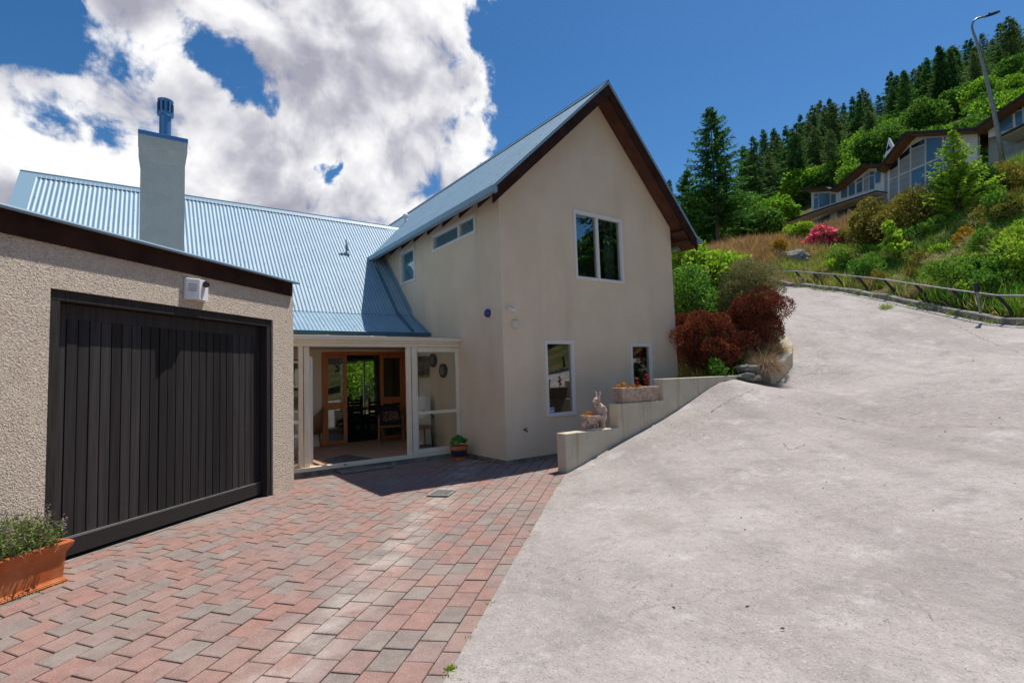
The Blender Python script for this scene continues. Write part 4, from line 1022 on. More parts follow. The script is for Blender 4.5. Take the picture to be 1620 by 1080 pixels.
f = MB(); f.box(pa[0] - .32, 11.165, pa[2] - .31, pa[0] - .02, 11.169, pa[2] + .24); f.build('picture_sheet', M['picture'], t)
t = thing('storage_shelf', 'white shelf of oddments behind the left sunroom pane', 'shelf', (1.4, 9.0, .1))
f = MB()
for z in (.1, .55, .95, 1.35, 1.75): f.box(1.05, 8.85, z, 2.25, 9.15, z + .03)
for x in (1.0, 2.25): f.box(x, 8.85, .1, x + .05, 9.15, 1.85)
f.build('rack', M['white'], t)
rng = np.random.default_rng(2); cols = ['picture', 'chair_wood', 'wicker', 'white', 'lens_purple', 'terracotta']
for i, z in enumerate((.13, .58, .98, 1.38)):
    x = 1.1
    while x < 2.15:
        w_ = rng.uniform(.06, .16); h_ = rng.uniform(.12, .28); f = MB(); f.lathe((x + w_ / 2, 9.0, z), [(w_ / 2, 0), (w_ * .5, h_ * .6), (w_ * .3, h_), (w_ * .25, h_)], 10); f.build('jar', M[cols[rng.integers(len(cols))]], t); x += w_ + .03
# mats and drain
f = MB(); q = [onZ(*p, .102) for p in ((507, 729), (548, 719.5), (589, 725.5), (545, 735.5))]
f.prism(q, (0, 0, .012)); tag(f.build('door_mat', M['mat_rubber']), 'dark grey door mat on the sunroom tiles, half in sun', 'door mat')
t = thing('boot_grate', 'ribbed grey metal boot mat on the paving below the sunroom step', 'boot mat', (2.9, 8.15, 0))
f = MB(); f.box(2.52, 8.06, .004, 3.34, 8.33, .012); f.build('tray', M['grate_dark'], t)
f = MB()
for k in range(22): f.box(2.54 + k * .036, 8.08, .013, 2.558 + k * .036, 8.31, .03)
f.box(2.52, 8.06, .013, 3.34, 8.078, .03); f.box(2.52, 8.312, .013, 3.34, 8.33, .03); f.build('slat', M['grate'], t)
dc = onZ(699, 781, .0); b2 = np.array([bd[0], bd[1], 0]); p2 = np.array([bp[0], bp[1], 0])
t = thing('drain_grate', 'square cast iron drain grate set in the brick paving', 'drain', dc)
f = MB(); f.para(dc - b2 * .15 - p2 * .13 + Zv * .004, b2 * .30, p2 * .26, Zv * .004); f.build('sump', M['grate_dark'], t)
f = MB()
for k in range(8): f.para(dc + b2 * (-.125 + k * .033) - p2 * .11 + Zv * .009, b2 * .016, p2 * .22, Zv * .010)
for s_ in (-1, 1):
    f.para(dc + p2 * (s_ * .125 - .014) - b2 * .16 + Zv * .008, b2 * .32, p2 * .028, Zv * .011); f.para(dc + b2 * (s_ * .15 - .012) - p2 * .11 + Zv * .0085, b2 * .024, p2 * .22, Zv * .010)
f.build('grate', M['grate'], t)

# ------------------------------------------------------------------ retaining wall, kerbs, rail
YF, YB = 5.703, 5.905
t = thing('retaining_wall', 'low cream stepped retaining wall beside the driveway', 'wall', (5, YF, 0))
f = MB()
f.prism([(5.0, YF, -.2), (9.6, YF, -.2), (9.6, YF, 1.287), (7.25, YF, 1.287), (7.25, YF, .925), (6.12, YF, .925), (6.12, YF, .557), (5.0, YF, .557)], (0, YB - YF, 0))
f.build('wall_body', M['retaining'], t, bevel=.008)
def ribbon(pts, w, h, below, mb=None, zoff=0.0):
    """kerb following plan points, on the terrain"""
    P = np.array(pts, float); out = [P[0]]
    for a, b in zip(P[:-1], P[1:]):
        k = max(1, int(np.linalg.norm(b - a) / .35))
        out += [a + (b - a) * j / k for j in range(1, k + 1)]
    P = np.array(out); z = Hn(P) + zoff; mb = mb or MB(); V = []
    for i in range(len(P)):
        tg = P[min(i + 1, len(P) - 1)] - P[max(i - 1, 0)]; tg /= np.linalg.norm(tg); n = np.array([-tg[1], tg[0]])
        jz = .012 * math.sin(i * 1.7) + .008 * math.sin(i * 4.1)
        a, b = P[i] + n * w / 2, P[i] - n * w / 2
        V += [(a[0], a[1], z[i] - below), (a[0], a[1], z[i] + h + jz), (b[0], b[1], z[i] + h + jz), (b[0], b[1], z[i] - below)]
    F = [(4 * i + j, 4 * i + (j + 1) % 4, 4 * i + 4 + (j + 1) % 4, 4 * i + 4 + j) for i in range(len(P) - 1) for j in range(4)] + [(0, 1, 2, 3), tuple(4 * (len(P) - 1) + j for j in (3, 2, 1, 0))]
    return mb.add(V, F)
kp = [tuple(rd(KR + .11, d)) for d in (4, 8, 11.5, 14, 17, 19.5)] + [tuple(rd(10.6, 20.9)), tuple(rd(9.8, 21.9)), tuple(rd(8, 22.6))]
tag(ribbon(kp, .2, .11, .3).build('kerb', M['kerb'], bevel=.02), 'weathered grey concrete kerb along the upper side of the driveway', 'kerb', kind='structure')
pk = [tuple(rd(r - .10, d + .08)) for r, d in ((5.25, 10.5), (5.6, 10.75), (6.0, 11.08), (6.25, 11.5), (6.38, 12.0), (6.42, 12.6), (6.55, 13.4))]
t = thing('planter_wall', 'curved low concrete edging wall round the shrub bed', 'edging wall', (pk[0][0], pk[0][1], H(*pk[0])))
ribbon(pk, .24, .27, .3).build('wall_body', M['retaining'], t, bevel=.02)
# guard rail
t = thing('guard_rail', 'low galvanised pipe rail on leaning black posts above the driveway', 'rail', (*rd(KR + .3, 11.5), H(*rd(KR + .3, 11.5))))
posts = [rd(KR + .32, 11.5 + 1.147 * k) for k in range(-6, 8)]; RH = .52
zs = Hn(np.array(posts))
lean = np.array([*(Rh * -.26 + Ah * .02), 0])
tops = [np.array([p[0], p[1], z + RH]) + lean for p, z in zip(posts, zs)]
far_ = [tops[-1] + np.array([*(Ah * .9 + Rh * -.25), .18]), tops[-1] + np.array([*(Ah * 1.6 + Rh * -.7), .34])]
f = MB(); f.tube(tops + far_, .019, 8); f.build('rail', M['galv'], t, smooth=True)
for p, z, tp_ in zip(posts, zs, tops):
    b = np.array([p[0], p[1], z - .15]); kn = np.array([p[0], p[1], z + .17])
    f = MB(); f.tube([b, kn, kn * .42 + tp_ * .58, tp_ + np.array([0, 0, -.02])], [.042, .042, .038, .034], 8); f.build('post', M['rail_black'], t)
mp = tops[0 + 6] + np.array([*(Rh * .02 + Ah * .0), 0])
mpx = at(1549, 472, 11.9)
t = thing('marker_post', 'short grey post with black cap at the guard rail', 'marker post', mpx)
f = MB(); f.tube([mpx + Zv * -.35, mpx + np.array([-.02, .02, .16])], .028, 8); f.build('stem', M['galv'], t)
f = MB(); f.tube([mpx + np.array([-.02, .02, .15]), mpx + np.array([-.03, .03, .37])], [.05, .056], 10); f.build('cap', M['rail_black'], t, bevel=.01)

# ------------------------------------------------------------------ pots and statue
rng = np.random.default_rng(21)
LM = {}
LM['herb'] = leafmat('herb_leaf', [(.13, .21, .05), (.20, .29, .08), (.26, .33, .12), (.16, .18, .08)])
LM['mauve'] = leafmat('mauve_flower', [(.30, .17, .34), (.40, .24, .42), (.24, .15, .22)])
LM['lettuce'] = leafmat('bright_succulent_leaf', [(.084, .312, .048), (.144, .432, .072), (.108, .360, .060)], trans=.2)
LM['orange'] = leafmat('orange_succulent_leaf', [(.62, .25, .05), (.70, .36, .08), (.50, .18, .05)])
LM['redleaf'] = leafmat('red_succulent_leaf', [(.45, .06, .06), (.55, .13, .11), (.30, .04, .05)])
tq = -gn * .0
toff = .392
t = thing('terracotta_trough', 'long terracotta planter trough beside the garage door', 'planter', gp(2.4, 0, .25))
f = MB()
ub_ = 3.03; uL = 1.6; hgt = .30; o1, o0 = toff, toff - .30
def trap(u0, u1, oa, ob, z, e): return [gp(u0 - e, z, oa - e), gp(u1 + e, z, oa - e), gp(u1 + e, z, ob + e), gp(u0 - e, z, ob + e)]
lv = [(0, .018), (.018, .022), (.030, .004), (.045, .0), (.205, .010), (.222, .016), (.235, .022), (.262, .040), (.285, .044), (.298, .040), (.299, .01), (.25, .0)]
V = []; 
for z, e in lv: V += trap(uL, ub_, o0, o1, z, e)
F = [(4 * i + j, 4 * i + (j + 1) % 4, 4 * i + 4 + (j + 1) % 4, 4 * i + 4 + j) for i in range(len(lv) - 1) for j in range(4)] + [(3, 2, 1, 0)]
f.add(V, F); f.build('trough', M['terracotta'], t, bevel=.006, segs=2)
f = MB(); f.add(trap(uL, ub_, o0, o1, .272, .0), [(0, 1, 2, 3)]); f.build('soil', M['soil'], t)
# thyme-like herb with mauve heads
def herb(n, u0, u1, oa, ob, zb, hmax):
    P = []; D = []
    st = [(rng.uniform(u0, u1), rng.uniform(oa, ob)) for _ in range(n)]
    SV = []; FP = []
    for (u, o) in st:
        b = gp(u, zb, o); h = hmax * rng.uniform(.45, 1); d = unit(np.array([rng.normal() * .35, rng.normal() * .35, 1]) + gn * (o - (oa + ob) / 2) * 2)
        k = int(10 + 16 * h / hmax)
        for j in range(k):
            s = (j + .5) / k; P.append(b + d * h * s + rng.normal(size=3) * .008); D.append(unit(rng.normal(size=3)) * .9 + Zv * .5)
        if rng.random() < .35: FP.append(b + d * h)
        SV.append((b, b + d * h))
    return np.array(P), np.array(D), FP, SV
P, D, FP, SV = herb(700, 1.7, 2.97, o0 + .02, o1 + .03, .265, .30)
tt = thing('herb_plant', 'bushy green thyme with mauve flower heads growing in the terracotta trough', 'plant', gp(2.5, .27, .25))
quads_obj(leaves(rng, P, D, rng.uniform(.014, .032, len(P)), rng.uniform(.008, .015, len(P))), 'foliage', LM['herb'], tt)
FPn = np.repeat(np.array(FP), 9, 0) + rng.normal(size=(len(FP) * 9, 3)) * np.array([.006, .006, .016])
quads_obj(leaves(rng, FPn, rng.normal(size=FPn.shape), .011, .009), 'flower', LM['mauve'], tt)
f = MB()
for a, b in SV[:260]: f.tube([a, b], .0016, 4, cap=False)
for k in range(11):
    b = gp(rng.uniform(2.3, 2.95), .29, o1 + .02); r1, r2, r3 = rng.uniform(.3, 1.2, 3); f.tube([b, b + gn * .05 * r1 + Zv * .01, b + gn * .07 * r1 - Zv * .05 * r2 + gd * .03 * (r3 - .7), b + gn * .06 - Zv * .09 * r2 + gd * .09 * (r3 - .7)], .0014, 4)
f.build('stem', pmat('dry_stem', (.30, .22, .15), rough=.9), tt)
sp = gp(3.02, .30, .36); f = MB(); f.tube([gp(2.93, .27, .33), gp(2.99, .36, .37), gp(3.03, .43, .38)], .002, 4); f.build('stem', LM['herb'], tt)
FPn = gp(3.03, .425, .38) + rng.normal(size=(60, 3)) * np.array([.008, .008, .028]); quads_obj(leaves(rng, FPn, rng.normal(size=FPn.shape), .014, .012), 'flower', LM['mauve'], tt)
# round pot
pc = np.array([4.515, 7.96, 0]); t = thing('plant_pot', 'round terracotta pot with dark glazed band at the house corner', 'plant pot', pc)
f = MB(); f.lathe(pc, [(.105, 0), (.118, .004), (.128, .055), (.128, .06)], 28); f.build('foot', M['terracotta'], t, smooth=False)
f = MB(); f.lathe(pc, [(.128, .061), (.142, .12), (.151, .172), (.151, .175)], 28); f.build('glazed_band', M['pot_glaze'], t, smooth=False)
f = MB(); f.lathe(pc, [(.150, .176), (.160, .19), (.163, .235), (.157, .248), (.142, .246), (.138, .20)], 28); f.build('rim', M['terracotta'], t)
f = MB(); f.lathe(pc, [(.138, .19), (.137, .205)], 20); f.build('soil', M['soil'], t)
tt = thing('succulent_plant', 'bright green leafy succulent in the round pot', 'plant', pc + Zv * .2)
P = []; D = []
for k in range(26):
    a = rng.uniform(0, 6.28); r_ = .13 * math.sqrt(rng.random()); c = pc + np.array([r_ * math.cos(a), r_ * math.sin(a), .25 + rng.uniform(.0, .10) + .05 * (1 - r_ / .13)])
    for j in range(34):
        q = rng.uniform(0, 6.28); e = rng.uniform(.1, 1.3); P.append(c); D.append((math.cos(q) * math.cos(e), math.sin(q) * math.cos(e), math.sin(e)))
P = np.array(P); quads_obj(leaves(rng, P, np.array(D), rng.uniform(.035, .06, len(P)), .024, bend=.25, mid=.6), 'foliage', LM['lettuce'], tt)
# stone trough on the retaining wall
t = thing('stone_trough', 'rough weathered pink stone trough on the middle step of the retaining wall', 'planter', (6.7, 5.8, .926))
f = MB(); a0, a1 = 6.235, 7.14; V = []
for z, e in ((.928, -.032), (.96, -.022), (1.12, .0), (1.165, .012), (1.172, .0), (1.165, -.03), (1.14, -.045)):
    V += [(a0 - e, 5.70 - e, z), (a1 + e, 5.70 - e, z), (a1 + e, 5.93 + e, z), (a0 - e, 5.93 + e, z)]
F = [(4 * i + j, 4 * i + (j + 1) % 4, 4 * i + 4 + (j + 1) % 4, 4 * i + 4 + j) for i in range(6) for j in range(4)] + [(3, 2, 1, 0)]
f.add(V, F); f.build('trough', M['trough_stone'], t, bevel=.014, segs=2)
f = MB(); f.box(a0 + .03, 5.74, 1.10, a1 - .03, 5.89, 1.15); f.build('soil', M['soil'], t)
def rosette(c, r, n, P, D, L):
    for j in range(n):
        q = rng.uniform(0, 6.28); e = rng.uniform(.1, 1.3); P.append(c + rng.normal(size=3) * .004); D.append((math.cos(q) * math.cos(e), math.sin(q) * math.cos(e), math.sin(e))); L.append(r)
tt = thing('orange_succulents', 'orange and red succulents growing in the stone trough', 'plant', (6.6, 5.82, 1.15))
P = []; D = []; L = []
for x, y, z, r_ in ((6.36, 5.80, 1.21, .06), (6.42, 5.84, 1.19, .05), (6.33, 5.86, 1.18, .05), (6.62, 5.80, 1.17, .05), (6.69, 5.84, 1.17, .05), (6.75, 5.79, 1.165, .045), (6.55, 5.85, 1.165, .04)): rosette(np.array([x, y, z]), r_, 40, P, D, L)
quads_obj(leaves(rng, np.array(P), np.array(D), np.array(L), .02, .2, .6), 'foliage', LM['orange'], tt)
P = []; D = []; L = []; f = MB()
for x, y, z in ((6.74, 5.83, 1.29), (6.72, 5.82, 1.23), (7.0, 5.84, 1.35), (7.04, 5.82, 1.30), (6.97, 5.86, 1.27), (7.02, 5.84, 1.22)):
    rosette(np.array([x, y, z]), .04, 30, P, D, L); f.tube([(x, y, 1.14), (x + .005, y, z)], .005, 5)
quads_obj(leaves(rng, np.array(P), np.array(D), np.array(L), .017, .2, .6), 'red_foliage', LM['redleaf'], tt); f.build('stem', LM['redleaf'], tt)

def remeshed(mb, name, m, parent, voxel, smooth_it=4):
    o = mb.build(name + '_tmp', None, None)
    md = o.modifiers.new('r', 'REMESH'); md.mode = 'VOXEL'; md.voxel_size = voxel
    ms = o.modifiers.new('s', 'SMOOTH'); ms.iterations = smooth_it; ms.factor = .5
    dg = bpy.context.evaluated_depsgraph_get(); me = bpy.data.meshes.new_from_object(o.evaluated_get(dg), depsgraph=dg)
    bpy.data.objects.remove(o)
    og = origin(parent); me.transform(Matrix.Translation(-og)); me.materials.clear(); me.name = name
    return link_mesh(me, name, m, parent, True)
# rabbit pushing a barrow
ox, oy, oz = 5.50, 5.815, .557
t = thing('rabbit_statue', 'stone rabbit statue in a coat pushing a wheelbarrow on the lowest wall step', 'statue', (ox + .2, oy, oz))
def S(x, y, z): return np.array([ox + x, oy + y, oz + z])
f = MB(); f.lathe(S(.19, 0, 0), [(.0001, 0)] * 2, 8) if False else None
pl_ = [(ox + .19 + .225 * math.cos(q) * (1 + .05 * math.sin(3 * q)), oy + .105 * math.sin(q), oz + .001) for q in np.linspace(0, 2 * math.pi, 26, endpoint=False)]
f = MB(); f.prism(pl_, (0, 0, .028)); f.build('base', M['statue'], t, bevel=.008, segs=2)
f = MB()
# feet, legs, coat, arms, head, ears as one body
for s_ in (-1, 1):
    f.tube([S(.345, .045 * s_, .035), S(.335, .047 * s_, .10), S(.33, .045 * s_, .17)], [.030, .030, .042], 10)
    f.ball(S(.325, .047 * s_, .04), (.05, .026, .022), 12, 8)
    f.tube([S(.335, .072 * s_, .345), S(.345, .098 * s_, .27), S(.30, .100 * s_, .205), S(.235, .082 * s_, .185)], [.036, .034, .028, .020], 10)
    f.ball(S(.222, .078 * s_, .185), (.026, .02, .02), 10, 8)
    f.tube([S(.278, .026 * s_, .46), S(.292, .034 * s_, .50), S(.30, .042 * s_, .545), S(.303, .045 * s_, .578)], [.014, .023, .020, .006], 10)
f.tube([S(.345, 0, .13), S(.345, 0, .20), S(.335, 0, .28), S(.322, 0, .345), S(.305, 0, .385)], [.078, .088, .080, .070, .040], 16)
f.tube([S(.36, 0, .12), S(.385, 0, .16), S(.37, 0, .22)], [.062, .07, .06], 12)          # coat tails
f.ball(S(.268, 0, .432), (.062, .052, .054), 16, 12); f.ball(S(.222, 0, .415), (.036, .034, .030), 12, 9); f.ball(S(.262, .028, .42), (.034, .026, .03), 10, 8); f.ball(S(.262, -.028, .42), (.034, .026, .03), 10, 8)
f.ball(S(.189, 0, .424), (.010, .012, .009), 8, 6)
f.ball(S(.425, 0, .16), .03, 10, 8)
f.tube([S(.29, -.05, .375), S(.30, 0, .37), S(.29, .05, .375)], [.022, .03, .022], 8)     # collar
body = remeshed(f, 'body', M['statue'], t, .0065, 3)
f = MB()
for s_ in (-1, 1): f.ball(S(.232, .042 * s_, .447), (.008, .006, .009), 8, 6)
f.build('eye', pmat('dark_stone_eye', (.10, .07, .06), rough=.7), t)
f = MB()
for k in range(3): f.ball(S(.262 - .004 * k, 0 - .0, .34 - k * .045) + np.array([-.0, 0, 0]), .008, 8, 6)
f.build('button', M['statue'], t)
f = MB()
V = [S(-.005, -.085, .215), S(-.005, .085, .215), S(.225, .095, .205), S(.225, -.095, .205), S(.055, -.05, .10), S(.055, .05, .10), S(.19, .06, .095), S(.19, -.06, .095)]
f.add(V, [(0, 4, 5, 1), (1, 5, 6, 2), (2, 6, 7, 3), (3, 7, 4, 0), (4, 7, 6, 5), (0, 1, 2, 3)])
for s_ in (-1, 1): f.tube([S(.01, .035 * s_, .085), S(.13, .06 * s_, .105), S(.27, .085 * s_, .175)], .012, 8); f.tube([S(.20, .06 * s_, .10), S(.215, .07 * s_, .03)], .012, 8)
f.tube([S(-.006, -.085, .217), S(-.006, .085, .217), S(.226, .096, .207), S(.226, -.096, .207), S(-.006, -.085, .217)], .010, 8)
f.build('wheelbarrow', M['statue'], t, bevel=.003)
f = MB(); f.tube([S(.0, -.02, .09), S(.0, .02, .09)], .06, 20); f.build('wheel', M['statue'], t, bevel=.008, segs=2)
tt = thing('barrow_plants', 'orange succulents growing in the stone rabbit barrow', 'plant', S(.1, 0, .2))
P = []; D = []; L = []
for x, y, z, r_ in ((.06, -.03, .25, .045), (.10, .02, .235, .045), (.14, -.03, .225, .04), (.04, .03, .23, .04), (.17, .03, .22, .035)): rosette(S(x, y, z), r_, 40, P, D, L)
quads_obj(leaves(rng, np.array(P), np.array(D), np.array(L), .017, .2, .6), 'foliage', LM['orange'], tt)
f = MB(); f.prism([S(.01, -.075, .208), S(.01, .075, .208), S(.215, .082, .20), S(.215, -.082, .20)], (0, 0, .012)); f.build('soil', M['soil'], tt)

# ------------------------------------------------------------------ plants
LM['red'] = leafmat('dark_red_leaf', [(.150, .035, .021), (.237, .056, .031), (.325, .094, .050), (.088, .027, .020), (.163, .069, .044)], trans=.15, patch=(2.4, (.035, .02, .015)))
LM['rust'] = leafmat('rust_red_tip', [(.375, .094, .037), (.475, .138, .056), (.275, .062, .031)], trans=.2)
LM['lime'] = leafmat('lime_leaf', [(.250, .450, .037), (.375, .575, .050), (.500, .650, .088), (.163, .312, .037)], trans=.35)
LM['green'] = leafmat('mid_green_leaf', [(.095, .241, .034), (.155, .345, .052), (.241, .466, .078), (.069, .164, .031)], trans=.3)
LM['deep'] = leafmat('deep_green_leaf', [(.059, .175, .037), (.097, .250, .049), (.151, .333, .070), (.047, .125, .033)], trans=.25)
LM['olive'] = leafmat('olive_twig', [(.242, .220, .094), (.330, .303, .143), (.418, .374, .198), (.176, .165, .077)], trans=.2)
LM['olivegreen'] = leafmat('olive_green_leaf', [(.194, .211, .041), (.292, .292, .056), (.406, .365, .082), (.130, .138, .032), (.341, .227, .065)], trans=.25, patch=(.9, (.03, .035, .012)))
LM['pine'] = leafmat('conifer_needle', [(.062, .147, .049), (.093, .202, .062), (.132, .265, .078), (.047, .109, .044)], trans=.25)
LM['pine2'] = leafmat('grey_green_needle', [(.108, .187, .064), (.151, .245, .086), (.201, .294, .108), (.079, .144, .057)], trans=.25)
LM['broad'] = leafmat('bright_tree_leaf', [(.144, .316, .025), (.245, .460, .043), (.359, .604, .064), (.086, .216, .023)], trans=.35)
LM['broad2'] = leafmat('mid_tree_leaf', [(.082, .208, .032), (.134, .296, .047), (.216, .406, .068), (.058, .144, .025)], trans=.3)
LM['pink'] = leafmat('pink_blossom', [(.85, .07, .26), (.90, .15, .38), (.92, .30, .50), (.72, .04, .19)], trans=.5)
LM['yellow'] = leafmat('yellow_orange_leaf', [(.50, .28, .03), (.58, .38, .05), (.42, .18, .025), (.25, .22, .03)], trans=.3)
LM['weed'] = leafmat('leafy_weed', [(.143, .315, .043), (.229, .429, .057), (.100, .215, .036), (.343, .486, .086)], trans=.3)
LM['straw'] = leafmat('dry_straw', [(.414, .276, .149), (.529, .380, .230), (.322, .196, .103), (.598, .471, .310)], trans=.25)
LM['tuft'] = leafmat('pinkish_dry_tussock', [(.36, .25, .17), (.46, .34, .24), (.27, .17, .11), (.55, .43, .32)], trans=.2)
LM['bronze'] = leafmat('bronze_tussock', [(.421, .244, .114), (.551, .341, .179), (.324, .179, .082), (.680, .470, .276)], trans=.25)
LM['plume'] = leafmat('pale_seed_head', [(.52, .42, .33), (.60, .51, .41), (.44, .34, .27)], trans=.3)
LM['grass'] = leafmat('grass_blade', [(.156, .312, .031), (.234, .421, .047), (.343, .515, .070), (.109, .218, .028), (.499, .530, .125), (.702, .593, .281)], trans=.35)
LM['grass2'] = leafmat('lush_grass_blade', [(.108, .342, .032), (.180, .468, .050), (.252, .576, .065), (.082, .234, .029)], trans=.35)

def lumps(rng, n_l, rad, spread=.75, lr=.42):
    c = rng.normal(size=(n_l, 3)); c = unit(c) * (rng.random((n_l, 1)) ** .4); c[:, 2] = c[:, 2] * .9
    return c * np.array(rad) * spread, np.min(rad) * lr * rng.uniform(.65, 1.25, n_l)
def cloud_pts(rng, n, rad, n_l=16, spread=.75, lr=.5, inner=.25, cr=None):
    c, r = cr if cr is not None else lumps(rng, n_l, rad, spread, lr)
    k = rng.integers(0, n_l, n); d = unit(rng.normal(size=(n, 3)) + np.array([0, 0, .35]))
    rr = r[k] * (1 - inner * rng.random(n))
    P = c[k] + d * rr[:, None] * np.array([1, 1, .85])
    return P, d
def shrub(name, label, cat, pos, rad, n, leaf, wid, mat, n_l=18, lift=None, group=None, seed=0, stems=7, spread=.72, lr=.5, up_=.35, extra=None):
    rng = np.random.default_rng(seed + 100)
    t = thing(name, label, cat, pos, group)
    c0 = np.array(pos, float) + np.array([0, 0, rad[2] * .92 if lift is None else lift])
    cr = lumps(rng, n_l, rad, spread, lr); P, d = cloud_pts(rng, n, rad, n_l, spread, lr, .25, cr)
    zmin = pos[2]
    P = P + c0; ok = P[:, 2] > zmin - .02; P = P[ok]; d = d[ok]
    D = unit(d + rng.normal(size=d.shape) * .75 + np.array([0, 0, up_]))
    L = leaf * rng.uniform(.6, 1.25, len(P))
    quads_obj(leaves(rng, P, D, L, L * wid), 'foliage', LM[mat], t)
    if extra:
        m2, n2, l2, w2 = extra
        P, d = cloud_pts(rng, n2, rad, n_l, spread, lr, .06, cr); P = P + c0; ok = (P[:, 2] > c0[2] - rad[2] * .2); P = P[ok]; d = d[ok]
        quads_obj(leaves(rng, P, unit(d + rng.normal(size=d.shape) * .5), l2 * rng.uniform(.7, 1.2, len(P)), l2 * w2), 'flower', LM[m2], t)
    f = MB()
    for k in range(stems):
        q = rng.uniform(0, 6.28); a = np.array([math.cos(q) * rad[0], math.sin(q) * rad[1], 0]) * rng.uniform(.2, .6)
        f.tube([np.array(pos) + a * .15 - Zv * .1, np.array(pos) + a * .5 + Zv * rad[2] * .6, np.array(pos) + a + Zv * rad[2] * 1.3], [.022 * max(rad), .015 * max(rad), .006 * max(rad)], 5)
    f.build('stem', M['bark'], t)
    return t
def tuft(name, label, pos, n, L, spread, mat, droop=.9, wid=.012, seed=0, group=None, cat='grass tuft', heads=None):
    rng = np.random.default_rng(seed + 500)
    t = tag(thing(name, label, cat, pos, group), kind='thing'); q = rng.uniform(0, 2 * math.pi, n); el = rng.uniform(.35, 1.5, n)
    d0 = np.stack([np.cos(q) * np.cos(el), np.sin(q) * np.cos(el), np.sin(el)], 1); h = np.stack([np.cos(q), np.sin(q), np.zeros(n)], 1)
    b = np.array(pos) + h * spread * .25 * rng.random((n, 1)); ln = L * rng.uniform(.55, 1.1, n)[:, None]; g_ = droop * rng.uniform(.35, 1.0, (n, 1))
    s = unit(np.cross(d0, rng.normal(size=(n, 3)))) * wid * .5; K = 6; d = d0; p = b; Q = []
    for k in range(K):
        w0, w1 = 1 - .9 * (k / K) ** 2, 1 - .9 * ((k + 1) / K) ** 2; q2 = p + d * ln / K
        Q.append(np.stack([p - s * w0, p + s * w0, q2 + s * w1, q2 - s * w1], 1)); p = q2; d = unit(d + h * .05 - np.array([0, 0, 1.0]) * g_ * .42)
        if k == K - 3: p2 = p; d1 = d
    Q = np.concatenate(Q)
    quads_obj(Q, 'blades', LM[mat], t)
    if heads:
        k = heads; i = rng.choice(n, min(k, n), replace=False); P = np.repeat(p2[i], 14, 0) + rng.normal(size=(len(i) * 14, 3)) * .03
        quads_obj(leaves(rng, P, np.repeat(d1[i], 14, 0) + rng.normal(size=P.shape) * .6, .07, .018), 'seed_head', LM['plume'], t)
    return t
# --- bed beside the house
def G(px, d, dz=0.0): return on_ground(px, d, dz)
def bed(x, y): return np.array([x, y, H(x, y)])
shrub('red_shrub', 'dark red shrub against the right corner of the house', 'shrub', G(1116, 10.95), (.70, .9, .84), 30000, .058, .26, 'red', 40, lift=.62, extra=('rust', 8000, .05, .3), seed=1, group='dark red shrubs in the bed', lr=.36, up_=.9)
shrub('red_shrub', 'rounder dark red shrub at the edge of the driveway', 'shrub', G(1199, 11.5), (.80, .80, .86), 32000, .058, .26, 'red', 34, extra=('rust', 3500, .05, .3), seed=2, group='dark red shrubs in the bed', lr=.36, up_=.9)
shrub('red_shrub', 'low shaded dark red shrub between the two larger red ones', 'shrub', G(1152, 11.0), (.6, .6, .55), 13000, .055, .28, 'red', 18, seed=3, group='dark red shrubs in the bed', up_=.9)
shrub('red_shrub', 'rusty red shrub filling the gap between the house corner and the larger red one', 'shrub', G(1090, 11.7), (.48, .55, .75), 14000, .055, .28, 'red', 20, extra=('rust', 3500, .05, .3), seed=33, group='dark red shrubs in the bed', lr=.4, up_=.9)
shrub('olive_shrub', 'wiry olive brown shrub behind the red shrubs', 'shrub', G(1195, 12.7), (.78, .75, 1.12), 26000, .075, .24, 'olive', 34, seed=4, lr=.5, spread=.8, up_=.8)
shrub('leafy_shrub', 'lime green leafy shrub behind the olive one', 'shrub', G(1140, 14.0), (1.05, .95, 1.0), 6500, .13, .5, 'lime', 22, seed=5, extra=None)
shrub('rose_bush', 'green rose bush with pale blooms above the red shrub', 'rose bush', G(1098, 12.6), (.75, .7, 1.05), 6500, .085, .55, 'green', 22, seed=6, extra=('plume', 90, .07, .8))
shrub('tall_lime_shrub', 'tall lime green shrub rising beside the house eave', 'shrub', G(1083, 14.4), (.66, .7, 1.5), 5500, .14, .45, 'lime', 22, seed=7, spread=.8)
shrub('small_rose', 'small green rose among the red shrubs', 'rose bush', G(1128, 10.65), (.25, .3, .62), 1300, .07, .6, 'green', 9, seed=8, extra=('plume', 30, .05, .8))
shrub('low_green_plant', 'low bright green plant under the red shrubs', 'plant', G(1178, 10.9), (.30, .3, .22), 1300, .085, .45, 'green', 9, seed=9)
shrub('small_green_plant', 'little bright green plant in the shade by the house', 'plant', G(1130, 10.2), (.17, .2, .2), 500, .08, .5, 'green', 7, seed=10)
tuft('dry_tussock', 'shaggy dry pinkish tussock hanging over the stones', G(1207, 10.5, .26), 1500, .62, .5, 'tuft', 1.5, .007, 1)
tuft('golden_tussock', 'short golden tussock behind the shaggy dry one', G(1228, 11.3, .15), 500, .42, .3, 'straw', .5, .006, 2)
